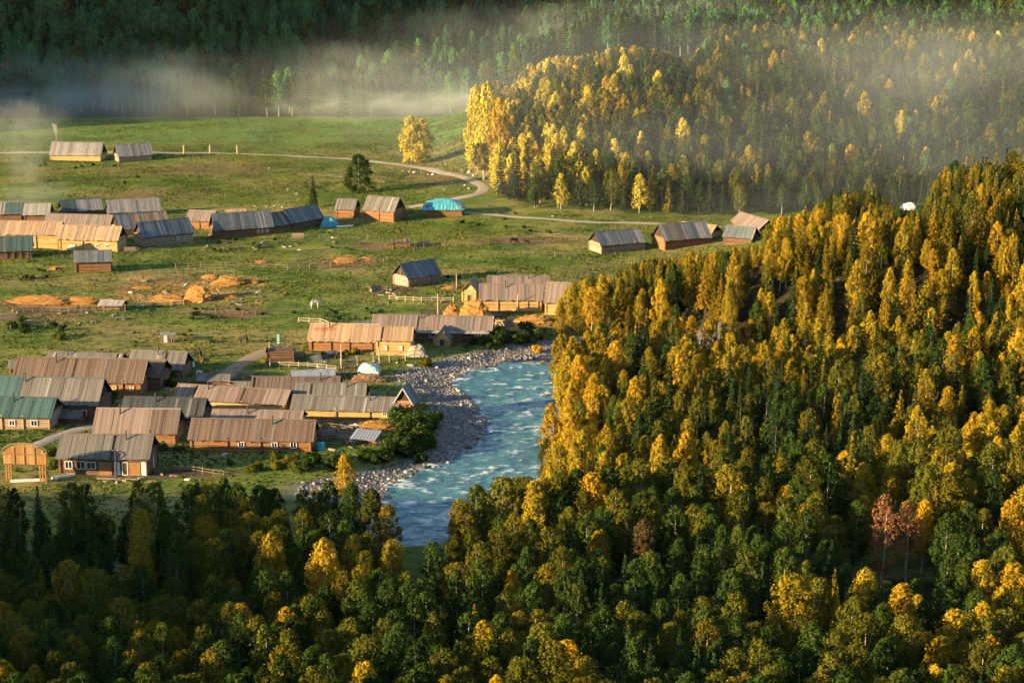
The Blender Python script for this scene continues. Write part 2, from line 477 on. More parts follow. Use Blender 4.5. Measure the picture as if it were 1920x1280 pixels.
STRAW_PX = [(330, 548, 140, 24, 1.3), (430, 530, 80, 16, 1.3), (110, 566, 110, 12, 1.3), (270, 520, 60, 9, 0.7), (655, 491, 50, 8, 1), (880, 594, 60, 16, 0.9), (1000, 606, 60, 12, 1), (600, 600, 60, 6, 0.4), (700, 800, 50, 10, 0.7), (800, 570, 60, 8, 0.6)]
straw_ = np.zeros_like(X_)
for cx, cy, rx, ry, k in STRAW_PX:
    d2 = ((PX_ - cx) / rx) ** 2 + ((PY_ - cy) / ry) ** 2
    straw_ = np.maximum(straw_, k * np.exp(-d2 * 1.1) * infront)
lush = smooth(640, 690, Y_) * (1 - smooth(735, 750, Y_)) * (1 - litter)

def ground_mat():
    t = NT('meadow_ground')
    p = t.pos()
    st = t.mapv(p, (0.55, 1.0, 1.0))
    n1 = t.noise(0.035, 5, 0.62, st); n2 = t.noise(0.16, 5, 0.65, st, 0.6); n3 = t.noise(1.3, 4, 0.7, p); n4 = t.noise(0.55, 4, 0.7, st)
    fine = t.noise(4.5, 3, 0.7, p)
    g = t.mix(t.step(n2, 0.36, 0.66), (0.075, 0.135, 0.020), (0.185, 0.225, 0.042))
    g = t.mix(t.math('MULTIPLY', t.step(n1, 0.45, 0.62), 0.85), g, (0.29, 0.235, 0.08))
    g = t.mix(t.math('MULTIPLY', t.step(n4, 0.51, 0.66), 0.85), g, (0.030, 0.048, 0.014))
    g = t.mix(t.math('MULTIPLY', t.step(n3, 0.55, 0.75), 0.5), g, (0.26, 0.21, 0.10))
    g = t.mix(t.math('MULTIPLY', t.attr('lush'), 0.8), g, t.mix(t.step(n4, 0.3, 0.7), (0.060, 0.185, 0.024), (0.15, 0.29, 0.048)))
    s = t.mix(t.step(n2, 0.35, 0.65), (0.105, 0.068, 0.040), (0.23, 0.155, 0.085))
    s = t.mix(t.math('MULTIPLY', t.step(n3, 0.5, 0.7), 0.5), s, (0.05, 0.040, 0.026))
    fs = t.math('ADD', t.attr('soil'), t.math('MULTIPLY', t.math('SUBTRACT', n4, 0.5), 1.3))
    c = t.mix(t.step(fs, 0.30, 0.62), g, s)
    fw = t.math('ADD', t.attr('straw'), t.math('MULTIPLY', t.math('SUBTRACT', n3, 0.5), 1.6))
    c = t.mix(t.math('MULTIPLY', t.step(fw, 0.42, 0.75), 0.9), c, t.mix(fine, (0.34, 0.19, 0.06), (0.52, 0.32, 0.11)))
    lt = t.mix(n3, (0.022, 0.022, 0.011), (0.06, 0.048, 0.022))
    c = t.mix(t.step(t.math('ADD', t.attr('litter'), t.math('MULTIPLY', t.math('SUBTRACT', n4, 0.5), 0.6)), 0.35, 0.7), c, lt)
    gr = t.mix(fine, (0.15, 0.147, 0.143), (0.31, 0.30, 0.285))
    c = t.mix(t.attr('gravel'), c, gr)
    c = t.mix(1.0, c, t.math('ADD', 0.7, t.math('MULTIPLY', fine, 0.6)), 'MULTIPLY')
    b = t.math('ADD', t.math('MULTIPLY', n3, 0.5), t.math('MULTIPLY', fine, 0.3))
    return t.principled(c, 0.95, 0.1, t.bump(b, 0.9, 0.5))
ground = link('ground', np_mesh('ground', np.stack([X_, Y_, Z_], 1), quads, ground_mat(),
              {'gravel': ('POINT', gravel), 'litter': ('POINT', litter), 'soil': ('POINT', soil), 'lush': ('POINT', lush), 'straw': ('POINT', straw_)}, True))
tag(ground, 'green and straw-coloured meadow floor of the valley with its wooded slopes', 'ground', kind='structure')

# ------------------------------------------------------------------ river
wx, wy = np.arange(-75, 125, 0.42), np.arange(228, 372, 0.42)
WX, WY = np.meshgrid(wx, wy)
fx, fy_ = WX.ravel(), WY.ravel()
din = sdist(RIVER, fx, fy_)
chop = 0.5 * fbm(fx, fy_ * 1.6, 0.30, 3) + 0.35 * fbm(fx * 0.8, fy_ * 1.9, 0.9, 2) + 0.15 * vnoise(fx, fy_ * 1.5, 2.0)
ridge = 1 - np.abs(2 * fbm(fx + 40, fy_ * 1.7 + 9, 0.42, 2) - 1)
wz = WATER_Z + 0.75 * (chop - 0.5) + 0.30 * (ridge - 0.7) 
crest = np.clip((chop - 0.52) * 4.2 + (ridge - 0.80) * 2.2, 0, 1)
keep = din < 2.2
nwx = len(wx)
idx = (np.arange(len(wy) - 1)[:, None] * nwx + np.arange(nwx - 1)[None, :]).ravel()
q = np.stack([idx, idx + 1, idx + nwx + 1, idx + nwx], 1)
q = q[keep[q].all(1)]
used = np.unique(q); remap = np.full(len(fx), -1); remap[used] = np.arange(len(used))
def water_mat():
    t = NT('glacial_river_water')
    p = t.pos()
    n = t.noise(0.9, 5, 0.7, t.mapv(p, (0.7, 1.5, 1.0)), 0.8)
    n2 = t.noise(0.13, 3, 0.6, p)
    n3 = t.noise(4.6, 4, 0.78, t.mapv(p, (0.55, 1.5, 1)))
    c = t.mix(t.step(n2, 0.35, 0.65), (0.010, 0.098, 0.115), (0.034, 0.170, 0.188))
    c = t.mix(t.math('MULTIPLY', n, 0.6), c, (0.12, 0.24, 0.26))
    f = t.math('ADD', t.math('MULTIPLY', t.attr('crest'), 0.75), t.math('MULTIPLY', t.math('SUBTRACT', n3, 0.5), 1.9))
    foam = t.step(f, 0.21, 0.52)
    c = t.mix(t.math('MULTIPLY', foam, 0.9), c, (0.60, 0.68, 0.70))
    rough = t.math('ADD', 0.14, t.math('MULTIPLY', foam, 0.6))
    return t.principled(c, rough, 0.5, t.bump(t.math('ADD', n, t.math('MULTIPLY', n3, 0.4)), 0.5, 0.25))
river = link('river', np_mesh('river', np.stack([fx, fy_, wz], 1)[used], remap[q], water_mat(), {'crest': ('POINT', crest[used])}, True))
tag(river, 'turquoise glacial river with white rapids bending past the village', 'river', kind='structure')

# ------------------------------------------------------------------ tracks
def track_mat(name, a, b):
    t = NT(name); p = t.pos()
    n = t.noise(0.6, 5, 0.65, p); n2 = t.noise(3.0, 3, 0.7, p)
    c = t.mix(n, a, b); c = t.mix(t.math('MULTIPLY', n2, 0.4), c, (0.2, 0.16, 0.11))
    return t.principled(c, 0.95, 0.1, t.bump(n2, 0.4, 0.1))
TRACKS = []
def track(name, pts, w, mat, label):
    W = [at(*p) for p in pts]
    # spline through the points
    P = []
    for i in range(len(W) - 1):
        p0, p1, p2, p3 = W[max(i - 1, 0)], W[i], W[i + 1], W[min(i + 2, len(W) - 1)]
        n = max(2, int((p2 - p1).length / 1.5))
        for k in range(n):
            t = k / n
            P.append(0.5 * ((2 * p1) + (p2 - p0) * t + (2 * p0 - 5 * p1 + 4 * p2 - p3) * t * t + (3 * p1 - p0 - 3 * p2 + p3) * t ** 3))
    P.append(W[-1])
    TRACKS.append((np.array([(p.x, p.y) for p in P]), w))
    V, F = [], []
    K = 5
    for i, p in enumerate(P):
        a, b = P[max(i - 1, 0)], P[min(i + 1, len(P) - 1)]
        d = Vector((b.x - a.x, b.y - a.y, 0)).normalized(); nrm = Vector((-d.y, d.x, 0))
        ww = w * (0.85 + 0.3 * float(vnoise(np.array([p.x]), np.array([p.y]), 0.3)[0]))
        for k in range(K):
            s = (k / (K - 1) - 0.5) * ww
            x, y = p.x + nrm.x * s, p.y + nrm.y * s
            e = -0.05 if k in (0, K - 1) else 0.07
            V.append((x, y, h1(x, y) + e))
    for i in range(len(P) - 1):
        for k in range(K - 1):
            a = i * K + k
            F.append((a, a + 1, a + K + 1, a + K))
    o = link(name, np_mesh(name, np.array(V), np.array(F), mat, None, True))
    tag(o, label, 'track', kind='structure')
M['track'] = track_mat('pale_gravel_track', (0.36, 0.31, 0.24), (0.52, 0.46, 0.38))
M['path'] = track_mat('trodden_earth_path', (0.27, 0.19, 0.12), (0.40, 0.30, 0.21))
track('road', [(-40, 288), (60, 286), (180, 286), (300, 286), (410, 287), (520, 291), (640, 297), (720, 305), (790, 315), (850, 328), (890, 341), (906, 353), (893, 364), (860, 371), (815, 380), (765, 388)], 4.0, M['track'],
      'pale gravel road crossing the far meadow and doubling back in a hairpin')
track('road', [(866, 398), (940, 404), (1010, 409), (1100, 416), (1240, 420), (1400, 426), (1480, 428)], 2.6, M['track'], 'thin pale road along the foot of the far wood')
track('path', [(510, 655), (480, 666), (448, 684), (425, 703), (410, 722), (404, 740)], 4.2, M['path'], 'brown earth path climbing out of the near farmyards')
track('path', [(232, 786), (190, 795), (140, 806), (95, 822), (60, 838), (20, 858)], 2.6, M['track'], 'pale footpath past the teal-roofed house to the arched gate')
# ------------------------------------------------------------------ log houses
def plank_mesh(name, length, mat, th=0.05):
    mb = MB(); mb.box((-0.5, 0, 0), (0.5, length, th), 0.5)
    return mb.mesh(name, mat)

def log_walls(l, d, hw, posts=(), r=0.17):
    mb = MB()
    mb.box((-l / 2 + 0.05, -d / 2 + 0.05, -0.6), (l / 2 - 0.05, d / 2 - 0.05, hw - 0.02), 0.15)
    n = max(3, int(round(hw / (2 * r * 0.92))))
    for k in range(n):
        z = (k + 0.5) * hw / n
        for s in (-1, 1):
            rr = r * random.uniform(0.92, 1.05)
            mb.tube((-l / 2 - 0.28, s * d / 2, z), (l / 2 + 0.28, s * d / 2, z), rr, rr, 6)
            z2 = z + hw / n * 0.45
            if k < n - 1: mb.tube((s * l / 2, -d / 2 - 0.28, z2), (s * l / 2, d / 2 + 0.28, z2), rr, rr, 6)
        for t in posts:
            x = (t - 0.5) * l
            mb.tube((x, -d / 2 - 0.34, z + 0.08), (x, -d / 2 + 0.1, z + 0.08), r * 0.95, r * 0.95, 5, 0.05)
    return mb

def wall_opening(root, l, d, t, z0, w, h, kind, side='front', framem='white', fill='glass'):
    """a window (frame, glazing bar, pane) or a door on a wall"""
    fm, fl = M[framem], M[fill]
    mbf = MB(); y = -(d / 2 + 0.22)
    x0, x1 = -w / 2, w / 2
    b = 0.11
    mbf.box((x0 - b, -0.05, -b), (x0, 0.06, h + b)); mbf.box((x1, -0.05, -b), (x1 + b, 0.06, h + b))
    mbf.box((x0, -0.052, h), (x1, 0.058, h + b)); mbf.box((x0, -0.052, -b), (x1, 0.058, 0))
    loc = ((t - 0.5) * l, y, z0); rot = (0, 0, 0)
    if side == 'left': loc = (-(l / 2 + 0.22), (0.5 - t) * d, z0); rot = (0, 0, -math.pi / 2)
    if side == 'right': loc = (l / 2 + 0.22, (t - 0.5) * d, z0); rot = (0, 0, math.pi / 2)
    mp = MB()
    if kind == 'window':
        mbf.box((-0.035, -0.045, 0), (0.035, 0.03, h))
        mp.box((x0 - 0.03, 0.0, -0.03), (x1 + 0.03, 0.02, h + 0.03))
        f = mbf.build('window', fm, root, loc=loc, rot=rot)
        mp.build('pane', fl, f)
    else:
        mp.box((x0 - 0.03, -0.02, -0.03), (x1 + 0.03, 0.04, h + 0.03))
        f = mp.build('door', fl, root, loc=loc, rot=rot)
        mbf.build('door_frame', fm, f)

HOUSES = []
PATCH = {'roof_brown': 'roof_grey', 'roof_grey': 'roof_slate', 'roof_pink': 'roof_grey', 'roof_tan': 'roof_pink', 'roof_slate': 'roof_grey', 'roof_dark': 'roof_grey', 'roof_blue': 'roof_slate', 'roof_teal': 'roof_grey'}
def house(label, L, R, wall, roof, depth, roofm, wallm, fine=False, pw=0.5, posts=(), windows=(), doors=(), oh=0.55, gable='gable',
          gable_front=False, length=None, chimney=None, barge=None, name='log_house', group='log houses of the village', cat='house', seg=None, pipe=True):
    pL, pR = at(*L), at(*R)
    v = Vector((pR.x - pL.x, pR.y - pL.y, 0)); l = v.length; xa = v.normalized()
    mid = (pL + pR) / 2; ya = Vector((-xa.y, xa.x, 0))
    d = depth
    D = math.hypot(mid.x, mid.y); dep = math.atan2(CAM_Z - mid.z, D); dist = math.hypot(D, CAM_Z - mid.z)
    s = FPX / dist; sd, cd = math.sin(dep), math.cos(dep)
    if gable_front:
        # L and R are the corners of the gable wall; the ridge runs away from it by `length`
        W, l2 = l, length
        c = mid + ya * (l2 / 2)
        rz = math.atan2(ya.y, ya.x)
        l, d = l2, W
        eave_z = wall / s / cd + 0.0
        apex = eave_z + roof / s / cd
    else:
        c = mid + ya * (d / 2)
        rz = math.atan2(xa.y, xa.x)
        eave_z = wall / s / cd + oh * sd / cd
        apex = eave_z + max(0.7, (roof / s - (d / 2 + oh) * sd) / cd)
    half = d / 2 + oh
    pitch = (apex - eave_z) / half
    hw = max(1.0, eave_z + oh * pitch)
    zs = [h1(*(c + Vector((math.cos(rz) * a - math.sin(rz) * b, math.sin(rz) * a + math.cos(rz) * b, 0))).xy) for a in (-l / 2, l / 2) for b in (-d / 2, d / 2)]
    base = float(np.mean(zs)) - 0.05
    root = empty(name, (c.x, c.y, base), rz)
    tag(root, label, cat, group)
    log_walls(l, d, hw - 0.05, posts).build('wall', M[wallm], root)
    ang = math.atan(pitch); sl = half / math.cos(ang) + 0.05
    ox = 0.55 if l > 4 else 0.3
    # closed gables set back under the verge, near-black in place of open-attic shade
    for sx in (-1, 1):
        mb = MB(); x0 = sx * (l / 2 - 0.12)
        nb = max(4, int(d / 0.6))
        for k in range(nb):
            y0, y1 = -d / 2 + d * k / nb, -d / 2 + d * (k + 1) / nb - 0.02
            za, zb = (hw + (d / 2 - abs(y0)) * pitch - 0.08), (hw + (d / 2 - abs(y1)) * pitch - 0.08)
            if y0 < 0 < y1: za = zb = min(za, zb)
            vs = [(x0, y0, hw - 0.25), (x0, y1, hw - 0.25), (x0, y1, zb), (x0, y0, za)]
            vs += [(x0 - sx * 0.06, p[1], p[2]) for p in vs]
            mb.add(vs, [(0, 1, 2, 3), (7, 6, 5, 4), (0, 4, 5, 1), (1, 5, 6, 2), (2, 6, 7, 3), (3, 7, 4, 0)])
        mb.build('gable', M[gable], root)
    # roof: a dark boarding with the planks laid on it
    mb = MB()
    for sy in (-1, 1):
        e, a = (sy * half, eave_z), (0.0, apex)
        vs = [(-l / 2 - ox + 0.05, e[0], e[1] - 0.06), (l / 2 + ox - 0.05, e[0], e[1] - 0.06), (l / 2 + ox - 0.05, 0, a[1] - 0.06), (-l / 2 - ox + 0.05, 0, a[1] - 0.06)]
        vs += [(p[0], p[1], p[2] - 0.06) for p in vs]
        mb.add(vs, [(0, 1, 2, 3), (7, 6, 5, 4), (0, 4, 5, 1), (1, 5, 6, 2), (2, 6, 7, 3), (3, 7, 4, 0)], 0.2)
    rf = mb.build('roof', M['gable'], root)
    tot = l + 2 * ox
    bow, ph = random.uniform(0.0, 0.02) * min(l, 12) * 0.35, random.uniform(0, 6)
    n = max(4, int(round(tot / pw))); w = tot / n
    mats = [roofm] if seg is None else [m for m, _ in seg]
    def roofmat(xf):
        if seg is None: return roofm
        for m, lim in seg:
            if xf <= lim: return m
        return seg[-1][0]
    sheets = {m: plank_mesh('plank', 1.0, M[m]) for m in set(mats) | {PATCH.get(m, m) for m in mats}} if fine else {}
    joined = {}
    for sy in (-1, 1):
        for k in range(n):
            x = -tot / 2 + (k + 0.5) * w
            m = roofmat((k + 0.5) / n)
            if fine and random.random() < 0.02: continue
            if random.random() < 0.06 and m in PATCH: m = PATCH[m]
            L_ = sl + random.uniform(-0.12, 0.04) if 'blue' not in m and 'teal' not in m else sl
            wj = w * random.uniform(0.93, 0.985); lift = random.uniform(-0.02, 0.03) + bow * ((2 * (k + 0.5) / n - 1) ** 2 - 1) + 0.03 * math.sin(k * 0.9 + ph); ex = random.uniform(-0.12, 0.05)
            rot = (ang, random.uniform(-0.012, 0.012), 0 if sy < 0 else math.pi)
            sh_ = 0.0 if 'blue' in m or 'teal' in m else random.choice((0, 0, 0.05, 0.12, 0.2)); loc = (x, sy * (half + sh_ * math.cos(ang)), eave_z + lift - sh_ * math.sin(ang))
            if fine and sy < 0:
                o = link('plank', sheets[m], rf, loc=loc, rot=rot, scale=(wj, L_, 1))
            else:
                Mx = Matrix.Translation(loc) @ Matrix.Rotation(rot[2], 4, 'Z') @ Matrix.Rotation(ang, 4, 'X')
                J = joined.setdefault(m, MB()); J.box((-wj / 2, 0, 0), (wj / 2, L_, 0.05), M=Mx)
    for m, J in joined.items():
        o = J.build('roof_planks', M[m], rf); o['kind'] = 'stuff'
    mb = MB()
    for sy in (-1, 1):
        Mx = Matrix.Translation((0, 0, apex + 0.05)) @ Matrix.Rotation(-sy * ang, 4, 'X')
        mb.box((-tot / 2, -0.02 if sy > 0 else -0.22, 0.0), (tot / 2, 0.22 if sy > 0 else 0.02, 0.05), 0.5 + 0.1 * sy, M=Mx)
    mb.build('ridge_cap', M[mats[0]], root)
    if barge:
        for sx in (-1, 1):
            mb = MB()
            for sy in (-1, 1):
                Mx = Matrix.Translation((sx * (tot / 2 + 0.03), sy * half, eave_z + 0.0)) @ Matrix.Rotation(0 if sy < 0 else math.pi, 4, 'Z') @ Matrix.Rotation(ang, 4, 'X')
                mb.box((-0.04, 0, -0.14), (0.04, sl, 0.09), M=Mx)
            mb.build('bargeboard', M[barge], root)
    for wd in windows:
        t, w_, h_ = wd[:3]; side = wd[3] if len(wd) > 3 else 'front'; fr = wd[4] if len(wd) > 4 else 'white'; fl = wd[5] if len(wd) > 5 else 'glass'
        wall_opening(root, l, d, t, max(0.35, hw * 0.34), w_, min(h_, hw * 0.52), 'window', side, fr, fl)
    for dr in doors:
        t, w_, h_ = dr[:3]; fl = dr[3] if len(dr) > 3 else 'log_brown'; fr = dr[4] if len(dr) > 4 else 'board'; side = dr[5] if len(dr) > 5 else 'front'
        wall_opening(root, l, d, t, 0.12, w_, min(h_, hw - 0.35), 'door', side, fr, fl)
    if chimney is not None:
        mb = MB(); x = (chimney - 0.5) * l
        mb.box((x - 0.3, 0.3, apex - 0.9), (x + 0.3, 0.9, apex + 0.75)); mb.box((x - 0.36, 0.24, apex + 0.75), (x + 0.36, 0.96, apex + 0.9))
        mb.build('chimney', M['brick_chimney'], root)
    if fine and l > 9 and pipe:
        mb = MB(); x = random.uniform(-0.3, 0.3) * l
        mb.tube((x, -0.9, apex - 1.6), (x, -0.9, apex + 0.75), 0.11, 0.11, 8); mb.tube((x, -0.9, apex + 0.8), (x, -0.9, apex + 1.0), 0.2, 0.05, 8)
        mb.build('stovepipe', M['iron'], root)
    HOUSES.append((c.x, c.y, max(l, d) / 2 + 0.8, rz, l, d))
    return root, (l, d, hw, eave_z, apex, half)

W2 = [(0.3, 0.9, 0.9), (0.7, 0.9, 0.9)]
# --- near farms
house('grey-roofed log house with open doors behind the utility pole, in front', (114, 886), (276, 892), 28, 46, 7.0, 'roof_grey', 'log_brown', True, 0.4,
      windows=[(0.1, 1.0, 1.1), (0.24, 1.2, 1.1), (0.36, 1.3, 1.0)], doors=[(0.52, 1.9, 1.9, 'log_orange'), (0.66, 0.7, 2.0, 'white', 'white'), (0.75, 0.7, 2.0, 'gable', 'white'), (0.86, 1.7, 1.9, 'log_orange'), (0.97, 0.6, 2.0, 'white', 'white'), (0.55, 0.8, 1.9, 'board_pale', 'board', 'right')], barge='roof_grey')
house('log house with pinkish brown and grey plank roof between two footpaths', (180, 832), (328, 832), 19, 47, 7.0, 'roof_pink', 'log_orange', True, 0.4, posts=(0.68,), seg=[('roof_pink', 0.67), ('roof_brown', 1.0)])
house('long brown-roofed log house with orange wall in the front row', (360, 844), (582, 847), 19, 41, 6.5, 'roof_brown', 'log_orange', True, 0.4, posts=(0.3, 0.58), windows=[(0.42, 0.8, 0.8), (0.86, 0.9, 0.9), (0.7, 0.8, 0.8)], barge='roof_pink')
house('pale pink-roofed log house tucked behind the long front row house', (398, 808), (560, 811), 14, 28, 6.0, 'roof_pink', 'log_yellow', True, 0.5)
house('dark slate-roofed low house behind the pinkish brown one', (230, 795), (376, 799), 14, 38, 6.5, 'roof_dark', 'log_brown', True, 0.5)
house('teal-roofed house with white-framed windows by the lawn', (-45, 803), (93, 804), 22, 38, 7.0, 'roof_teal', 'log_pale', True, 0.5, posts=(0.08, 0.36, 0.65), windows=[(0.5, 0.9, 0.8), (0.8, 1.0, 0.9), (0.2, 0.9, 0.8)])
house('large grey-green roofed house behind the teal-roofed one', (-45, 783), (182, 787), 28, 50, 8.0, 'roof_grey', 'log_brown', True, 0.42, seg=[('roof_teal', 0.36), ('roof_grey', 1.0)], windows=[(0.75, 0.8, 0.8), (0.9, 0.8, 0.8)], doors=[(0.83, 0.9, 1.8, 'log_orange')])
house('long rust-brown roofed house with window glow painted yellow at the village edge', (30, 739), (264, 743), 24, 44, 7.5, 'roof_brown', 'log_orange', True, 0.4, posts=(0.72, 0.86), windows=[(0.79, 1.0, 1.0, 'front', 'board', 'log_yellow'), (0.93, 1.0, 1.0, 'front', 'board', 'log_yellow')], barge='roof_tan')  # yellow panes put the orange window glow into colour
house('brown-roofed house end showing past the long rust-brown roof', (150, 727), (300, 731), 24, 32, 6.0, 'roof_brown', 'log_brown', True, 0.42)
house('long grey roof furthest back of the farm, half hidden', (88, 696), (220, 698), 12, 24, 6.0, 'roof_grey', 'log_brown', True, 0.42)
house('grey-roofed house with red doors beside the tarpaulin lean-to', (243, 706), (340, 708), 15, 35, 6.5, 'roof_grey', 'log_brown', True, 0.42, windows=[(0.42, 0.9, 0.8)], doors=[(0.78, 0.9, 1.8, 'red'), (0.93, 0.9, 1.8, 'log_orange')])
house('pinkish roof house with stepped joints above the dark roof', (330, 760), (531, 772), 12, 29, 6.0, 'roof_pink', 'log_yellow', True, 0.4, barge='roof_tan', seg=[('roof_pink', 0.55), ('roof_brown', 0.8), ('roof_pink', 1.0)])
house('brown-roofed barn just behind the grey twin barns', (475, 746), (632, 746), 13, 28, 6.0, 'roof_brown', 'log_brown', True, 0.42)
house('grey-roofed barn with smoke drifting over its ridge', (550, 764), (680, 766), 14, 34, 6.5, 'roof_grey', 'log_brown', True, 0.42)
house('long low grey barn with bright yellow wall towards the river', (550, 780), (741, 783), 12, 28, 5.5, 'roof_grey', 'log_yellow', True, 0.42, posts=(0.42, 0.75), windows=[(0.9, 0.6, 0.5)])
house('small hut with steep blue roof on the river bank', (742, 779), (771, 781), 22, 32, 4.0, 'roof_blue', 'log_orange', True, 0.42, gable_front=True, length=3.6, oh=0.55, barge='metal_sheet', name='hut')
house('low shed with pale metal roof behind the brown barn', (552, 714), (624, 714), 9, 12, 3.5, 'metal_sheet', 'log_brown', True, 0.5, name='shed', oh=0.3)
house('low grey shed roof where the earth path meets the farmyard', (372, 724), (426, 724), 9, 13, 4.0, 'roof_grey', 'log_brown', True, 0.5, name='shed', oh=0.3)
house('small grey lean shed between teal-roofed house and footpath', (112, 792), (150, 794), 10, 14, 3.0, 'roof_grey', 'log_brown', True, 0.45, name='shed', oh=0.3)
house('low brown shed beside the pink-roofed tucked house', (566, 822), (600, 824), 9, 12, 3.0, 'roof_brown', 'log_orange', True, 0.45, name='shed', oh=0.3)
house('little grey shed behind the stepped pinkish roof', (440, 736), (470, 737), 9, 13, 3.0, 'roof_grey', 'log_brown', True, 0.45, name='shed', oh=0.3)
house('small dark shed under the shrubs near the long grey barn', (690, 758), (722, 760), 9, 12, 3.0, 'roof_grey', 'log_brown', True, 0.45, name='shed', oh=0.3)
house('weathered store shed at the end of the straw bank', (188, 582), (226, 582), 9, 11, 3.0, 'roof_slate', 'log_brown', False, 0.45, name='shed', oh=0.3)
house('grey shed roof beside the farm furthest back at the left border', (20, 700), (70, 700), 9, 16, 4.0, 'roof_grey', 'log_orange', True, 0.45, name='shed', oh=0.3)
# --- around the middle
house('long orange-lit house with red lettering on its tan roof', (582, 657), (704, 659), 18, 34, 6.5, 'roof_tan', 'log_orange', True, 0.4, posts=(0.02, 0.32, 0.6, 0.95), name='lodge')
house('bright yellow house with pale tan roof adjoining the lettered one', (708, 665), (769, 667), 27, 28, 6.0, 'roof_tan', 'log_yellow', True, 0.4, windows=[(0.25, 0.5, 0.9, 'front', 'board_pale', 'white'), (0.72, 0.5, 0.9, 'front', 'board_pale', 'white')])
rt, (l_, d_, hw_, ez_, ap_, half_) = house('long pink-roofed lodge with grey porch roof close to the river', (702, 638), (918, 642), 22, 27, 7.0, 'roof_pink', 'log_brown', True, 0.42, posts=(0.45, 0.6), windows=[(0.5, 0.9, 0.9), (0.9, 1.0, 0.9)], doors=[(0.72, 1.6, 1.9, 'log_orange')], barge='board_pale')
mb = MB()
for k in range(26):
    x0 = l_ * (-0.16 + 0.66 * k / 26) + 0.02; x1 = l_ * (-0.16 + 0.66 * (k + 1) / 26)
    Mx = Matrix.Translation((0, -half_ - 0.9, ez_ - 0.55)) @ Matrix.Rotation(0.42, 4, 'X')
    mb.box((x0, 0, 0), (x1, 2.7, 0.05), M=Mx)
mb.build('porch_roof', M['roof_slate'], rt)
for t in (-0.15, 0.05, 0.25, 0.48):
    mb = MB(); mb.tube((t * l_, -half_ - 0.8, -0.3), (t * l_, -half_ - 0.8, ez_ - 0.5), 0.1); mb.build('porch_post', M['log_brown'], rt)
house('small yellow A-frame porch hut with blue-grey roof by the river', (815, 648), (843, 649), 12, 20, 3.5, 'roof_blue', 'log_yellow', True, 0.5, gable_front=True, length=3.2, oh=0.35, gable='gable_yellow', name='hut', doors=[(0.5, 0.9, 1.3, 'gable', 'board_pale', 'left')])
house('low blue roof peeping out behind the lettered lodge', (668, 630), (706, 630), 12, 16, 5.0, 'roof_blue', 'log_brown', True, 0.5, name='shed')
house('pink-roofed upper house of the yellow-walled pair by the haystacks', (918, 562), (1026, 562), 20, 24, 6.0, 'roof_pink', 'log_yellow', True, 0.5)
house('yellow-walled house with grey-tan roof and dark posts by the haystacks', (902, 582), (1014, 584), 20, 31, 6.5, 'roof_grey', 'log_yellow', True, 0.42, posts=(0.28, 0.6, 0.95), seg=[('roof_pink', 1.0)])
house('tall tan roof house half hidden by the golden bank trees', (1024, 590), (1062, 590), 22, 40, 7.0, 'roof_pink', 'log_yellow', True, 0.42)
house('small bright yellow gabled cabin beside the haystacks', (868, 566), (892, 567), 20, 17, 3.5, 'roof_tan', 'log_yellow', True, 0.5, gable_front=True, length=4.5, oh=0.4, gable='gable_yellow', name='hut', doors=[(0.5, 0.8, 1.5, 'gable', 'board_pale', 'left')])
house('little yellow hut peeping out behind the gabled cabin', (888, 550), (901, 550), 12, 10, 3.0, 'roof_tan', 'log_yellow', True, 0.7, gable_front=True, length=3, oh=0.3, gable='gable_yellow', name='hut')
house('detached hut with bright blue roof and windowed end in mid meadow', (766, 538), (823, 528), 15, 30, 5.5, 'roof_blue', 'log_pale', True, 0.5, windows=[(0.3, 0.7, 0.8, 'left'), (0.7, 0.7, 0.8, 'left')], posts=(0.15, 0.3, 0.45, 0.6, 0.75, 0.9), name='hut')
# --- left, upper village
house('small grey-blue roofed hut alone below the long golden row', (143, 511), (207, 510), 18, 22, 4.5, 'roof_slate', 'log_orange', False, 0.5, name='hut', seg=[('roof_blue', 1.0)])
house('teal-roofed cabin cut by the photo border below the golden row', (-32, 489), (58, 483), 14, 28, 5.5, 'roof_teal', 'log_brown', False, 0.5, posts=(0.5, 0.65, 0.8, 0.95))
house('long golden-lit house with pale wall panels at the far end of row', (-28, 465), (110, 467), 25, 25, 6.0, 'roof_tan', 'log_yellow', False, 0.4, posts=(0.2, 0.34, 0.7, 0.99), windows=[(0.45, 2.4, 1.4, 'front', 'board_pale', 'white')])
house('golden-lit house with dark gable ending the long row', (114, 469), (220, 472), 20, 27, 6.0, 'roof_tan', 'log_yellow', False, 0.4, posts=(0.4,), windows=[(0.65, 0.7, 0.6), (0.82, 0.7, 0.6)], doors=[(0.2, 2.0, 1.6, 'board_pale')])
house('slate-blue roofed log cabin next to the golden row', (270, 462), (360, 453), 16, 29, 6.0, 'roof_blue', 'log_pale', False, 0.5, windows=[(0.7, 0.6, 0.6), (0.85, 0.6, 0.6)], posts=(0.66,))
house('tan-roofed barn with pale patch above the slate-blue cabin', (224, 442), (316, 434), 11, 28, 6.0, 'roof_tan', 'log_yellow', False, 0.4, seg=[('roof_slate', 0.3), ('roof_tan', 1.0)])
house('tan barn roof behind the golden row', (86, 432), (204, 434), 9, 22, 5.5, 'roof_tan', 'log_brown', False, 0.4, seg=[('roof_pink', 1.0)])
house('pale grey-roofed long cabin under the meadow slope', (206, 410), (299, 403), 9, 23, 5.5, 'roof_slate', 'log_brown', False, 0.45)
house('cabin with half teal half grey roof under the meadow slope', (119, 406), (190, 401), 7, 22, 5.5, 'roof_teal', 'log_brown', False, 0.45, seg=[('roof_teal', 0.4), ('roof_slate', 1.0)])
house('grey-roofed cabin with dark gable near the left border', (47, 414), (91, 415), 10, 21, 5.0, 'roof_slate', 'log_brown', False, 0.45)
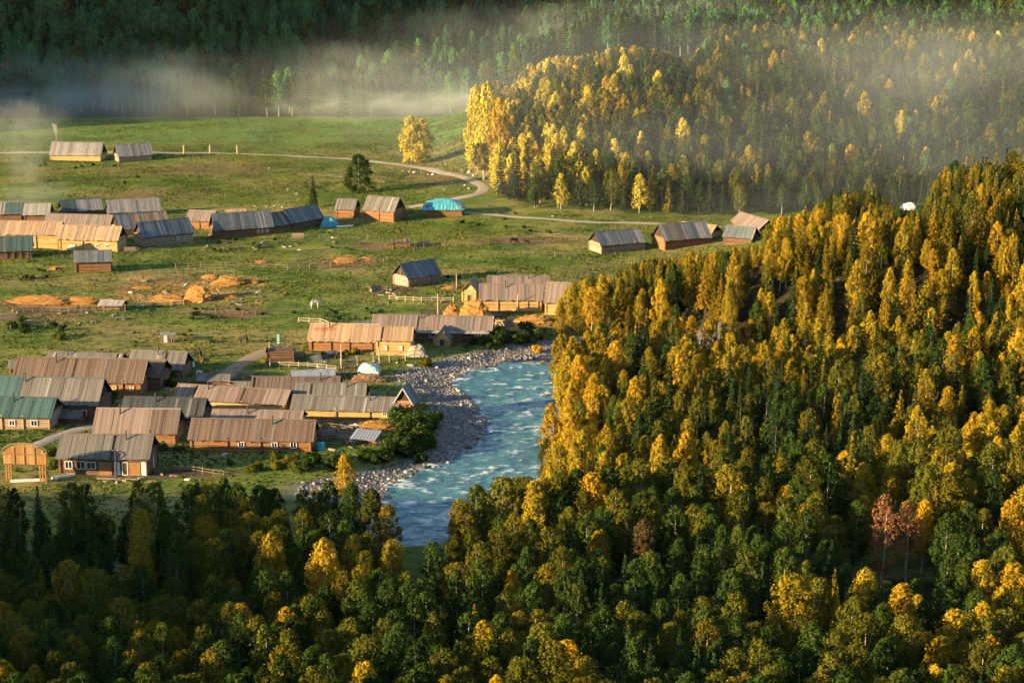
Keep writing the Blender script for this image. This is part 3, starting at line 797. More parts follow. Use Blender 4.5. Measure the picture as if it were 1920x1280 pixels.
house('dark teal-grey cabin at the left border of the upper village', (-25, 413), (40, 413), 10, 23, 5.0, 'roof_teal', 'log_brown', False, 0.45, seg=[('roof_slate', 0.5), ('roof_teal', 1.0)])
house('pinkish tan-roofed cabin behind the long blue roof', (352, 428), (397, 430), 14, 20, 5.5, 'roof_pink', 'log_orange', False, 0.45, posts=(0.5,))
house('tiny tan roof peeping above the long blue roof', (426, 412), (458, 412), 7, 12, 4.0, 'roof_tan', 'log_yellow', False, 0.5, name='shed')
house('long blue-roofed cabin with posts along its front', (406, 448), (510, 439), 14, 32, 6.0, 'roof_blue', 'log_brown', False, 0.5, posts=(0.1, 0.3, 0.5, 0.68), windows=[(0.75, 0.5, 0.5), (0.83, 0.5, 0.5), (0.92, 0.5, 0.5)])
house('short grey-roofed link between the two blue-roofed cabins', (513, 437), (544, 431), 12, 25, 5.5, 'roof_grey', 'log_orange', False, 0.5)
house('blue-roofed cabin ending beside the turquoise tarpaulin', (547, 431), (604, 422), 12, 27, 5.5, 'roof_blue', 'log_brown', False, 0.5)
# --- upper meadow cabins
house('smaller grey-roofed log cabin of the pair above the village', (632, 407), (663, 409), 14, 21, 5.0, 'roof_slate', 'log_orange', False, 0.45, seg=[('roof_grey', 1.0)])
house('larger grey-roofed log cabin of the pair above the village', (684, 411), (738, 417), 17, 28, 6.0, 'roof_slate', 'log_orange', False, 0.45, posts=(0.5,), seg=[('roof_grey', 1.0)])
house('pale grey cabin under the chimney smoke by the far road', (96, 300), (188, 303), 10, 24, 6.0, 'roof_slate', 'log_yellow', False, 0.5, chimney=0.06)
house('angular grey-roofed cabin next to the smoking one by the far road', (224, 305), (284, 300), 10, 22, 6.0, 'roof_slate', 'log_pale', False, 0.5)
house('blue-roofed cabin with pale log end at the right of the meadow', (1128, 476), (1206, 469), 15, 27, 6.5, 'roof_blue', 'log_pale', False, 0.5, seg=[('roof_blue', 0.84), ('roof_slate', 1.0)], posts=(0.6, 0.8), group='cabins behind the bank wood')
house('grey and blue roofed cabin just above the golden treetops', (1247, 470), (1330, 456), 16, 31, 6.5, 'roof_slate', 'log_orange', False, 0.5, seg=[('roof_grey', 0.45), ('roof_blue', 0.75), ('roof_slate', 1.0)], group='cabins behind the bank wood')
house('tan roof peeping over the grey and blue cabin', (1272, 446), (1332, 446), 10, 18, 5.0, 'roof_tan', 'log_yellow', False, 0.5, group='cabins behind the bank wood')
house('pink-roofed cabin against the far wood, rightmost', (1374, 436), (1424, 436), 12, 20, 5.0, 'roof_pink', 'log_brown', False, 0.5, group='cabins behind the bank wood')
house('slate-blue roof half hidden by golden treetops, rightmost', (1358, 460), (1408, 456), 11, 22, 5.5, 'roof_blue', 'log_brown', False, 0.5, group='cabins behind the bank wood')
# ------------------------------------------------------------------ smaller things
def ground_z(x, y): return h1(x, y)

def fence(pts, label, spacing=2.4, rails=2, hgt=1.15, mat='post', name='fence', r=0.055, group='pole fences of the meadow'):
    W = [at(*p) for p in pts]
    root = empty(name, W[0]); tag(root, label, 'fence', group)
    o0 = Vector(W[0])
    posts = []
    for a, b in zip(W[:-1], W[1:]):
        n = max(1, int(round((b - a).length / spacing)))
        for k in range(n): posts.append(a.lerp(b, k / n))
    posts.append(W[-1])
    pm = MB(); pm.tube((0, 0, -0.4), (0, 0, 1.0), 0.085, 0.075, 6, 0.5); pmesh = pm.mesh('post', M[mat])
    rm = MB(); rm.tube((0, 0, 0), (1, 0, 0), r, r * 0.8, 6, 0.5); rmesh = rm.mesh('rail', M[mat])
    tp = []
    for p in posts:
        q = Vector((p.x, p.y, ground_z(p.x, p.y)))
        link('post', pmesh, root, loc=q - o0, rot=(random.uniform(-0.06, 0.06), random.uniform(-0.06, 0.06), random.uniform(0, 3)), scale=(1, 1, hgt * random.uniform(0.9, 1.2)))
        tp.append(q)
    for a, b in zip(tp[:-1], tp[1:]):
        for k in range(rails):
            z = hgt * (0.85 - 0.42 * k)
            p, e = a + Vector((0, 0, z + random.uniform(-0.07, 0.07))), b + Vector((0, 0, z + random.uniform(-0.07, 0.07)))
            d = e - p
            link('rail', rmesh, root, loc=p - o0, rot=(0, -math.asin(d.z / d.length), math.atan2(d.y, d.x)), scale=(d.length * 1.03, 1, 1))
    return root

fence([(505, 655), (506, 690)], 'short sunlit rail fence running past the log pen corner', 1.6, 3, 1.3, 'board_pale')
fence([(507, 686), (560, 688), (630, 694)], 'sunlit pale rail fence behind the low metal-roofed shed', 2.2, 2, 1.0, 'board_pale')
fence([(640, 690), (700, 680), (760, 676), (790, 668)], 'tall-post fence in front of the lettered lodge', 3.2, 2, 1.8, 'board_pale')
fence([(25, 588), (80, 586), (130, 588), (175, 585), (235, 584)], 'grey corral fence below the straw heaps near the left border', 2.2, 3, 1.5)
fence([(240, 578), (300, 574), (345, 572)], 'pale rail fence beside the brown haystack', 2.2, 2, 1.2, 'board_pale')
fence([(330, 503), (400, 500), (470, 502), (540, 505), (620, 502)], 'long thin fence line below the blue-roofed cabins', 3.0, 2, 1.2)
fence([(620, 500), (660, 494), (720, 492)], 'short pole fence round the straw patch in mid meadow', 2.4, 3, 1.2)
fence([(690, 470), (760, 466), (830, 462), (900, 462)], 'weathered pole fence in front of the broken shed', 2.8, 2, 1.2)
fence([(730, 562), (790, 566), (850, 566)], 'golden sunlit fence left of the gabled cabin', 2.2, 2, 1.1, 'board_pale')
fence([(1000, 445), (1060, 448), (1105, 452)], 'grey fence leading to the blue-roofed cabin end', 2.8, 2, 1.2)
fence([(0, 306), (40, 306)], 'dark paling fence by the far road at the left border', 1.2, 2, 1.4)
fence([(290, 886), (360, 884), (420, 893)], 'broken grey fence behind the foreground treetops', 2.2, 2, 1.0)
fence([(640, 545), (680, 541), (725, 545)], 'low grey pole fence left of the blue-roofed hut', 2.0, 2, 1.0)
fence([(585, 800), (640, 806), (668, 812)], 'ramshackle fence between the front row house and the lean-to', 1.8, 2, 1.1)

fence([(100, 486), (170, 482), (240, 476), (300, 470)], 'thin pole fence under the golden row and slate-blue cabin', 2.6, 2, 1.1)
fence([(420, 470), (500, 462), (600, 452), (690, 448)], 'straggling fence on the bank below the long blue roofs', 2.8, 2, 1.1)
fence([(230, 520), (300, 514), (350, 512), (440, 517)], 'pole fence along the upper side of the straw yard', 2.4, 2, 1.2)
fence([(0, 622), (60, 612), (140, 604), (230, 600), (330, 590), (480, 592)], 'long weathered fence crossing the slope below the straw yard', 3.0, 2, 1.1)
fence([(640, 620), (600, 606), (560, 604)], 'short fence behind the lettered lodge', 2.4, 2, 1.1, 'board_pale')
fence([(905, 480), (980, 478), (1080, 482)], 'faint fence across the meadow before the blue-roofed cabin', 3.0, 2, 1.1)
fence([(300, 880), (300, 858), (345, 856)], 'garden fence beside the grey-roofed log house', 2.0, 2, 1.1)
fence([(560, 330), (640, 334), (720, 345)], 'wire-thin fence on the upper slope near the round birch', 3.2, 2, 1.1)
fence([(860, 606), (930, 610), (985, 612)], 'sunlit rail fence before the tall peaked haystack', 2.2, 2, 1.2, 'board_pale')
fence([(390, 716), (440, 728), (466, 742)], 'pinkish plank fence along the farm side of the earth path', 1.4, 3, 1.4, 'board')

def woodpile(label, c, n, L, rz):
    p = at(*c); t = empty('woodpile', p, rz); tag(t, label, 'woodpile', 'woodpiles of the village')
    me = MB(); me.tube((-0.5, 0, 0), (0.5, 0, 0), 0.15, 0.13, 7, 0.5); mesh = me.mesh('log', M['board'])
    row, z = n, 0.12
    while row > 0:
        for k in range(row):
            link('log', mesh, t, loc=(random.uniform(-0.15, 0.15), (k - (row - 1) / 2) * 0.29, z), rot=(random.uniform(0, 6), 0, random.uniform(-0.04, 0.04)), scale=(L * random.uniform(0.85, 1.1), random.uniform(0.8, 1.2), random.uniform(0.8, 1.2)))
        row -= 1; z += 0.25
woodpile('low log pile between front row house and ramshackle fence', (612, 820), 6, 3.0, 0.4)
woodpile('log pile in the yard beside the sawdust heap', (650, 822), 5, 3.4, -0.5)
woodpile('log pile at the foot of the slate-blue cabin', (245, 472), 5, 3.2, 0.2)
woodpile('log pile by the corral near the left border', (15, 600), 6, 3.6, 0.3)
woodpile('log pile behind the small blue-roofed hut', (705, 545), 5, 3.0, 0.6)
woodpile('log pile below the long blue roofs', (560, 446), 5, 3.2, 0.1)
woodpile('sunlit log pile by the lettered lodge end', (560, 668), 4, 2.8, -0.2)
woodpile('log pile next to the broken shed', (795, 460), 5, 3.0, 0.4)
woodpile('scattered timber stack by the orange straw', (950, 612), 6, 3.4, 0.9)

def heap(label, c, lx, ly, hz, mat='straw', name='haystack', ridge=0.35, group='haystacks and straw heaps', rz=0.0, seed=0, cat='haystack'):
    p = at(*c); r = np.random.default_rng(seed + 5)
    nu, nv = 30, 10
    lump = r.random((nu, nv + 1)); lump = (lump + np.roll(lump, 1, 0) + np.roll(lump, -1, 0)) / 3
    V, F = [], []
    for j in range(nv + 1):
        t = j / nv
        for i in range(nu):
            a = 2 * math.pi * i / nu
            k = (1 - t) ** (0.75)
            R = (abs(math.cos(a)) ** 3 + abs(math.sin(a)) ** 3) ** (-1 / 3)
            x = lx / 2 * (k * (1 - ridge) + ridge * (1 if j < nv else 1)) * math.cos(a) * (R if t < 0.5 else 1) if j < nv else lx / 2 * ridge * math.cos(a)
            y = ly / 2 * k * math.sin(a) * (R if t < 0.5 else 1)
            z = hz * (t ** 0.9) - 0.25
            n = 0.34 * hz * (lump[i % nu, j] - 0.5) if 0 < j else 0
            V.append((x * (1 + 0.5 * (lump[i, j] - 0.5)), y * (1 + 0.6 * (lump[i, j] - 0.5)), z + n * 0.6))
    for j in range(nv):
        for i in range(nu):
            a, b = j * nu + i, j * nu + (i + 1) % nu
            F.append((a, b, b + nu, a + nu))
    mb = MB(); mb.add(V, F, 0.5)
    # loose stalks and wisps standing off the heap, and strewn round its foot
    if mat == 'straw':
        for _ in range(int(260 * lx * hz / 12)):
            k = int(r.integers(0, len(V))); q = Vector(V[k]) * r.uniform(0.92, 1.03); d = Vector((r.normal(), r.normal(), r.normal() * 0.7)).normalized() * r.uniform(0.25, 0.65)
            w_ = Vector((r.normal(), r.normal(), r.normal())).normalized() * r.uniform(0.05, 0.13)
            mb.add([q + w_, q - w_, q + d], [(0, 1, 2)])
        for _ in range(int(60 * lx / 4)):
            a = r.uniform(0, 6.28); k = 1 + abs(r.normal()) * 0.28
            x, y = lx / 2 * k * math.cos(a), ly / 2 * k * math.sin(a)
            X, Y = p.x + x * math.cos(rz) - y * math.sin(rz), p.y + x * math.sin(rz) + y * math.cos(rz)
            z = h1(X, Y) - p.z; L_ = r.uniform(0.2, 0.6); b_ = r.uniform(0, 6.28)
            mb.add([(x, y, z + 0.02), (x + math.cos(b_) * L_, y + math.sin(b_) * L_, z + r.uniform(0.05, 0.3)), (x + math.cos(b_ + 0.5) * L_, y + math.sin(b_ + 0.5) * L_, z + 0.05)], [(0, 1, 2)])
    o = mb.build(name, M[mat], None, loc=p, rot=(0, 0, rz))
    tag(o, label, cat, group)
    return o
heap('large brown haystack with shaded end in the straw yard', (372, 562), 7.5, 4.5, 3.4, seed=1, rz=-0.25)
heap('low loose straw heap lit orange beside the large haystack', (318, 563), 10, 5, 1.7, seed=2)
heap('ragged straw heap behind the large haystack', (430, 533), 8, 4.5, 2.2, seed=3)
heap('small straw heap at the end of the straw yard', (470, 530), 5, 3, 1.2, seed=4)
heap('long low straw bank behind the corral near the left border', (72, 567), 15, 4.0, 1.9, seed=5)
heap('shorter straw bank continuing behind the corral', (155, 568), 9, 3.4, 1.7, seed=6)
heap('flat straw pile in mid meadow beside the pole fence', (650, 492), 8, 4, 1.6, seed=7)
heap('small straw pile in mid meadow, next to the flat one', (688, 488), 4, 3, 1.2, seed=8)
heap('tall peaked haystack with dark lee side near the yellow-walled house', (890, 596), 8, 6.0, 4.2, ridge=0.3, seed=9, rz=-0.3)
heap('smaller peaked haystack left of the tall one', (848, 594), 4.5, 3.8, 3.2, ridge=0.15, seed=10)
heap('spread of orange straw at the foot of the golden bank trees', (1000, 603), 9, 5, 1.7, seed=11)
heap('pale straw scatter on the track near the blue-roofed cabins', (490, 492), 4, 3, 0.8, seed=12)
heap('thin straw litter at the near end of the straw yard', (270, 540), 7, 4, 0.7, seed=21)
heap('straw heap by the pole fence above the large haystack', (395, 522), 5, 3, 1.3, seed=22)
heap('trampled straw mound right of the large haystack', (425, 558), 6, 3, 0.9, seed=23)
heap('straw mound at the far end of the corral bank', (205, 568), 4, 2.6, 1.2, seed=24)
heap('loose hay pile beside the teal-roofed cabin', (105, 505), 4, 2.6, 0.9, seed=25)
heap('hay pile by the fence near the blue-roofed hut', (845, 540), 5, 3, 0.8, seed=26)
heap('straw spread in front of the tall peaked haystack', (930, 604), 6, 3, 0.9, seed=27)
heap('rusty heap of sawdust in the yard by the blue hut', (705, 800), 6.5, 3.2, 1.4, seed=13, cat='heap', name='sawdust_heap')
heap('brown earth mound under the pale tarpaulin', (690, 712), 7.5, 3.8, 1.5, 'log_brown', 'earth_mound', seed=14, cat='heap')
heap('dark covered heap in front of the lettered lodge', (622, 668), 5.0, 3.0, 1.5, 'tarp_dark', 'covered_heap', seed=15, cat='heap')

def tarp(label, c, lx, ly, hz, mat, name='tarpaulin', seed=0, lift=0.0, rz=0.0, wallm=None):
    """a sheet thrown over a heap or a shed, creased and hanging at the edges"""
    p = at(*c); r = np.random.default_rng(seed)
    n, m = 34, 22
    V, F = [], []
    for j in range(m + 1):
        for i in range(n + 1):
            u, v = i / n * 2 - 1, j / m * 2 - 1
            k = (1 - abs(u) ** 3.2) * (1 - abs(v) ** 2.6)
            z = lift + hz * (k ** 0.55) + (0.13 * math.sin(5 * u + 3 * v + seed) + 0.08 * math.sin(11 * u - 7 * v + seed) + 0.05 * math.sin(23 * v + 9 * u)) * k + 0.025 * r.normal()
            V.append((u * lx / 2 * (1 + 0.02 * r.normal()), v * ly / 2 * (1 + 0.02 * r.normal()), max(0.02, z)))
    for j in range(m):
        for i in range(n):
            a = j * (n + 1) + i; F.append((a, a + 1, a + n + 2, a + n + 1))
    mb = MB(); mb.add(V, F, 0.5)
    root = empty(name, p, rz) if wallm else None
    if wallm:
        log_walls(lx * 0.84, ly * 0.8, lift + hz * 0.55).build('wall', M[wallm], root)
        mb.build('tarpaulin', M[mat], root); o = root
    else: o = mb.build(name, M[mat], None, loc=p, rot=(0, 0, rz))
    tag(o, label, 'shed' if wallm else 'tarpaulin', None)
    return o
tarp('log shed wrapped in a turquoise tarpaulin beside the road bend', (832, 403), 11.5, 6.5, 2.6, 'tarp_blue', 'covered_shed', 1, 1.9, 0.05, 'log_orange')
tarp('turquoise tarpaulin slung off the end of the blue-roofed cabins', (618, 424), 4.6, 3.6, 2.4, 'tarp_blue', seed=2)
tarp('pale blue tarpaulin bulging over the earth mound by the gravel', (692, 700), 4.4, 3.2, 1.7, 'tarp_pale', seed=3, lift=0.2)
tarp('grey-blue tarpaulin lean-to hanging at the house with red doors', (349, 690), 2.8, 4.5, 2.9, 'tarp_pale', seed=4)
tarp('yellow canvas tent pitched against the bright yellow house', (781, 666), 3.6, 3.2, 2.2, 'board_pale', 'canvas_tent', seed=5)
tarp('white canvas roof peeping through the treetops of the bank wood', (1704, 392), 3.6, 3.6, 1.5, 'white', 'canvas_tent', seed=6)

# log pen, slatted shed, broken shed, lean-to
p = at(526, 679); r_ = empty('log_pen', p, 0.1); tag(r_, 'dark open-topped log pen with a sunlit end by the path', 'pen')
log_walls(5.2, 3.2, 2.6).build('wall', M['log_brown'], r_)
mb = MB(); mb.box((-2.95, -1.9, -0.3), (-2.80, 1.9, 3.0)); mb.build('end_boards', M['log_yellow'], r_)
p = at(315, 641); r_ = empty('slatted_shed', p, 0.15); tag(r_, 'tiny slatted shed with a white sheet standing in the green meadow', 'shed')
mb = MB()
for k in range(6): mb.box((-1.4 + k * 0.5, -0.9, -0.2), (-1.15 + k * 0.5, -0.82, 1.7)); mb.box((-1.4 + k * 0.5, 0.82, -0.2), (-1.15 + k * 0.5, 0.9, 1.7))
mb.build('slats', M['board'], r_)
mb = MB(); mb.box((-1.6, -1.1, 1.7), (1.6, 1.1, 1.82)); mb.build('roof', M['roof_slate'], r_)
mb = MB(); mb.box((-0.75, -1.0, 0.1), (-0.1, -0.95, 1.6)); mb.build('sheet', M['white'], r_)
p = at(752, 462); r_ = empty('broken_shed', p, 0.1); tag(r_, 'broken low shed with sagging boards in the upper meadow', 'shed')
log_walls(4.4, 3, 1.5).build('wall', M['log_brown'], r_)
mb = MB()
for k in range(9): mb.box((-2.6 + k * 0.58, -1.9, 1.5), (-2.1 + k * 0.58, 1.7, 1.56), M=Matrix.Rotation(random.uniform(-0.1, 0.1), 4, 'Y'))
mb.build('roof', M['board'], r_)
p = at(686, 834); r_ = empty('lean_to', p, -0.35); tag(r_, 'lean-to with corrugated metal roof at the shrubby bank', 'shed')
sh = MB()
nn = 16
for k in range(nn):
    x0, x1 = -2.3 + 4.6 * k / nn, -2.3 + 4.6 * (k + 1) / nn
    z = 0.09 if k % 2 else 0.0
    Mx = Matrix.Translation((0, -1.5, 1.3)) @ Matrix.Rotation(0.3, 4, 'X')
    sh.box((x0, 0, z), (x1, 3.2, z + 0.04), M=Mx)
sh.build('roof_sheet', M['metal_sheet'], r_)
for sx in (-2.1, 2.1):
    for yy, hh in ((-1.3, 1.3), (1.3, 2.15)):
        mb = MB(); mb.tube((sx, yy, -0.3), (sx, yy, hh), 0.09); mb.build('post', M['log_brown'], r_)
mb = MB(); mb.box((-2.0, 1.2, 0), (1.2, 1.3, 1.9)); mb.build('back_boards', M['log_orange'], r_)
p = at(601, 842); r_ = empty('water_tank', p); tag(r_, 'green plastic tank standing behind the front row house', 'tank')
mb = MB(); mb.tube((0, 0, 0), (0, 0, 1.1), 0.75, 0.75, 14); mb.tube((0, 0, 1.1), (0, 0, 1.35), 0.75, 0.3, 14); mb.build('body', M['tarp_blue'], r_)
mb = MB(); mb.tube((0, 0, 1.35), (0, 0, 1.45), 0.25, 0.25, 10); mb.build('lid', M['iron'], r_)

# arched board gate
pL, pR = at(12, 902), at(88, 904)
mid = (pL + pR) / 2; gw = (pR - pL).length; rz = math.atan2(pR.y - pL.y, pR.x - pL.x)
g = empty('board_gate', mid, rz); tag(g, 'arched wooden gateway of honey-coloured boards at the left border', 'gate')
Hg, hb = 3.0, 1.55
for sx in (-1, 1):
    for k, off in enumerate((0.1, 0.55, 0.95)):
        mb = MB(); x = sx * (gw / 2 - off)
        mb.box((x - 0.11, -0.1 - 0.08 * k, -0.4), (x + 0.11, 0.1 - 0.08 * k, Hg + 0.15)); mb.build('leg', M['gate_wood'], g)
nb = 18
for k in range(nb):
    x0 = -gw / 2 - 0.2 + (gw + 0.4) * k / nb; x1 = x0 + (gw + 0.4) / nb - 0.02
    xc = (x0 + x1) / 2; top = Hg + hb + 1.75 * (1 - (xc / (gw / 2 + 0.25)) ** 2) ** 0.7 if abs(xc) < gw / 2 + 0.25 else Hg + hb
    mb = MB(); mb.box((x0, -0.24, Hg - 0.1), (x1, -0.17, Hg + hb)); mb.build('board', M['gate_wood'], g)
    mb = MB(); mb.box((x0, -0.25, Hg + hb + 0.03), (x1, -0.18, top)); mb.build('board', M['gate_wood'], g)
for z in (Hg - 0.15, Hg + hb - 0.05):
    mb = MB(); mb.box((-gw / 2 - 0.3, -0.33, z), (gw / 2 + 0.3, -0.26, z + 0.14)); mb.build('rail', M['log_brown'], g)
for x in (-gw * 0.24, 0.0, gw * 0.26):
    mb = MB(); mb.box((x - 0.05, -0.32, Hg), (x + 0.05, -0.262, Hg + hb + 1.2)); mb.build('batten', M['log_brown'], g)
segs = [(math.cos(a) * (gw / 2 + 0.35), Hg + hb + 1.85 * math.sin(a) ** 0.75 if math.sin(a) > 0 else Hg + hb) for a in np.linspace(0, math.pi, 15)]
mb = MB()
for (xa, za), (xb, zb) in zip(segs[:-1], segs[1:]): mb.tube((xa, -0.2, za), (xb, -0.2, zb), 0.09, 0.09, 5, 0.3)
mb.build('arch_rim', M['board'], g)

def beam(label, a, b, r, mat, name='timber', z=0.15, square=True):
    p, q = at(*a), at(*b); d = q - p
    o = empty(name, p); 
    mb = MB()
    if square:
        Mx = Matrix.Rotation(math.atan2(d.y, d.x), 4, 'Z') @ Matrix.Rotation(-math.asin(d.z / d.length), 4, 'Y')
        mb.box((0, -r, z - r), (d.length, r, z + r), M=Mx)
    else: mb.tube((0, 0, z), (d.x, d.y, d.z + z), r, r * 0.85, 8)
    bpy.data.objects.remove(o)
    o = mb.build(name, M[mat], None, loc=p); tag(o, label, 'timber', 'timbers lying about the farm')
beam('white-painted beam lying under the arched gateway', (20, 905), (84, 902), 0.2, 'white', z=0.3)
beam('white-painted beam lying between gateway and grey-roofed house', (97, 899), (141, 893), 0.17, 'white', z=0.3)
beam('pale log lying in front of the open doors', (182, 899), (262, 901), 0.2, 'board', z=0.2, square=False)
beam('orange plank lying behind the foreground treetops', (318, 880), (362, 882), 0.18, 'log_orange', z=0.25)
beam('white plank beside the turquoise tarpaulin', (632, 428), (662, 426), 0.2, 'white', z=0.4)
beam('long pale log in front of the tan barn', (655, 800), (700, 803), 0.16, 'board_pale', z=0.3, square=False)
beam('fallen dark log beside the corral', (112, 595), (168, 590), 0.2, 'post', z=0.2, square=False)

def pole(label, c, hgt, r, mat, name='utility_pole', arm=True, group='poles'):
    p = at(*c); t = empty(name, p); tag(t, label, 'pole', group)
    mb = MB(); mb.tube((0, 0, -0.5), (0, 0, hgt), r, r * 0.75, 8); mb.build('shaft', M[mat], t)
    if arm:
        mb = MB(); mb.box((-0.55, -0.06, hgt - 0.45), (0.55, 0.06, hgt - 0.33)); mb.build('cross_arm', M[mat], t)
        for x in (-0.45, 0.45):
            mb = MB(); mb.tube((x, 0, hgt - 0.33), (x, 0, hgt - 0.15), 0.05, 0.03, 6); mb.build('insulator', M['white'], t)
pole('dark utility pole standing before the grey-roofed log house', (219, 902), 5.4, 0.14, 'iron')
pole('tall pale pole by the smaller peaked haystack', (821, 589), 4.6, 0.12, 'board_pale', arm=False)
pole('pale pole in front of the yellow-walled house', (971, 585), 4.2, 0.11, 'board_pale', arm=False)
pole('tall pale pole before the lettered lodge', (640, 686), 4.4, 0.11, 'board_pale', arm=False)
pole('pale pole between lettered lodge and river', (711, 680), 3.2, 0.11, 'board_pale', arm=False)
pole('thin pole standing above the golden fence', (856, 541), 3.4, 0.11, 'board_pale', arm=False)
pole('short dark post near the teal sign', (549, 652), 1.5, 0.13, 'iron', 'post', False)
pole('leaning pale pole beside the steep blue hut', (775, 745), 2.6, 0.1, 'board_pale', arm=False)
for nm, x in (('nearest the cabins', 345), ('middle one of three', 394), ('nearest the lone golden birch', 445)):
    p = at(x, 288); t = empty('road_post', p); tag(t, 'orange timber road post beside the far road, ' + nm, 'post', 'posts beside the far road')
    mb = MB(); mb.tube((0, 0, -0.4), (0, 0, 2.4), 0.3, 0.26, 8); mb.build('shaft', M['log_yellow'], t)
    mb = MB(); mb.tube((0, 0, 2.4), (0, 0, 2.75), 0.38, 0.16, 8); mb.build('cap', M['board_pale'], t)
# teal sign with three white marks, too small to read
p = at(522, 650); t = empty('sign_board', p); tag(t, 'narrow teal sign board with three white characters by the path', 'sign')
mb = MB(); mb.box((-0.5, -0.05, 0.55), (0.5, 0.05, 2.9)); mb.build('panel', M['sign_teal'], t)
mb = MB(); mb.box((-0.08, 0.05, -0.4), (0.08, 0.15, 2.7)); mb.build('post', M['iron'], t)
for k in range(3):
    z = 2.35 - 0.68 * k
    mb = MB()
    mb.box((-0.28, -0.062, z + 0.16), (0.28, -0.052, z + 0.24)); mb.box((-0.05, -0.063, z - 0.24), (0.05, -0.053, z + 0.16))
    mb.box((-0.26, -0.064, z - 0.05 - 0.06 * k), (0.26, -0.054, z + 0.03 - 0.06 * k)); mb.box((-0.3, -0.065, z - 0.3), (0.3, -0.055, z - 0.24))
    mb.build('character', M['white'], t)
# red lettering along the ridge of the tan roof (a row of block strokes, as blurred in the photograph)
lod = [o for o in bpy.data.objects if o.name.startswith('lodge')][0]
rf = [c for c in lod.children if c.name.startswith('roof')][0]
pls = [c for c in rf.children if c.name.startswith('plank')]
p0 = pls[0]
ang = p0.rotation_euler.x
Lw = max(-c.location.x for c in pls); slope = p0.scale.y
rd = np.random.default_rng(3)
xx = -Lw + 0.9
for k in range(7):
    mb = MB(); w = 0.42
    Mx = Matrix.Translation((xx, p0.location.y, p0.location.z + 0.09)) @ Matrix.Rotation(ang, 4, 'X')
    y0 = slope * 0.60
    for j in range(3): mb.box((0, y0 + 0.36 * j, 0), (w, y0 + 0.36 * j + 0.12, 0.012), M=Mx)
    xo = rd.choice([0.0, 0.16, 0.32]); mb.box((xo, y0, 0.003), (xo + 0.1, y0 + 0.84, 0.015), M=Mx)
    mb.build('letter', M['red'], lod); xx += 0.62

# ------------------------------------------------------------------ animals
def animal(label, c, L, mat, heading, grazing=True, name='cow', cat='cow'):
    p = at(*c)
    h = L * 0.62
    me = bpy.data.meshes.new(name)
    V = [(-0.42, 0, 0.78), (-0.15, 0, 0.76), (0.15, 0, 0.77), (0.38, 0, 0.82), (0.55, 0, 0.75 if grazing else 0.98), (0.68, 0, 0.38 if grazing else 1.08), (0.84, 0, 0.2 if grazing else 1.0),
         (0.34, 0.13, 0.45), (0.36, 0.13, 0.22), (0.35, 0.13, -0.02), (0.34, -0.13, 0.45), (0.32, -0.13, 0.22), (0.31, -0.13, -0.02),
         (-0.42, 0.14, 0.48), (-0.48, 0.14, 0.25), (-0.44, 0.14, -0.02), (-0.42, -0.14, 0.48), (-0.50, -0.14, 0.25), (-0.47, -0.14, -0.02),
         (-0.54, 0, 0.7), (-0.6, 0, 0.35)]
    E = [(0, 1), (1, 2), (2, 3), (3, 4), (4, 5), (5, 6), (3, 7), (7, 8), (8, 9), (3, 10), (10, 11), (11, 12), (0, 13), (13, 14), (14, 15), (0, 16), (16, 17), (17, 18), (0, 19), (19, 20)]
    R = [0.2, 0.23, 0.22, 0.18, 0.12, 0.09, 0.06] + [0.07, 0.045, 0.04] * 4 + [0.04, 0.025]
    R[7] = R[10] = 0.085; R[13] = R[16] = 0.10
    me.from_pydata([(a * L / 1.3, b * L / 1.3, z * L / 1.3) for a, b, z in V], E, [])
    me.materials.append(M[mat])
    o = link(name, me, None, loc=p, rot=(0, 0, heading))
    md = o.modifiers.new('skin', 'SKIN'); md.use_smooth_shade = True
    for k, sv in enumerate(me.skin_vertices[0].data): sv.radius = (R[k] * L / 1.3,) * 2; sv.use_root = (k == 1)
    o.modifiers.new('sub', 'SUBSURF').levels = 1
    tag(o, label, cat, None)
animal('white horse grazing in the middle of the green meadow', (591, 577), 2.3, 'hide_white', 0.2, True, 'horse', 'horse')
animal('dark cow in the meadow above the near farm', (457, 644), 2.2, 'hide_dark', 2.9)
animal('dark cow far off in front of the blue-roofed cabin', (963, 458), 2.3, 'hide_dark', 0.3)
animal('small dark calf following the far-off cow', (987, 458), 1.5, 'hide_dark', 0.2, True, 'calf', 'calf')
animal('dark horse standing where the farm meets the meadow', (370, 671), 2.2, 'hide_dark', 3.0, False, 'horse', 'horse')
animal('brown calf behind the house with red doors', (384, 682), 1.7, 'log_brown', 0.4, True, 'calf', 'calf')
animal('white goat beside the tarpaulin lean-to', (373, 704), 1.4, 'hide_white', 0.5, True, 'goat', 'goat')

# ------------------------------------------------------------------ boulders and river stones
def stone_mesh(seed, mat):
    r = np.random.default_rng(seed)
    t = (1 + 5 ** 0.5) / 2
    V = np.array([(-1, t, 0), (1, t, 0), (-1, -t, 0), (1, -t, 0), (0, -1, t), (0, 1, t), (0, -1, -t), (0, 1, -t), (t, 0, -1), (t, 0, 1), (-t, 0, -1), (-t, 0, 1)], float)
    V /= np.linalg.norm(V, axis=1, keepdims=True)
    V *= r.uniform(0.75, 1.15, (12, 1)); V *= np.array([1, r.uniform(0.6, 0.9), r.uniform(0.45, 0.7)])
    F = np.array([(0, 11, 5), (0, 5, 1), (0, 1, 7), (0, 7, 10), (0, 10, 11), (1, 5, 9), (5, 11, 4), (11, 10, 2), (10, 7, 6), (7, 1, 8), (3, 9, 4), (3, 4, 2), (3, 2, 6), (3, 6, 8), (3, 8, 9), (4, 9, 5), (2, 4, 11), (6, 2, 10), (8, 6, 7), (9, 8, 1)])
    return V, F
STN = [stone_mesh(k, None) for k in range(6)]
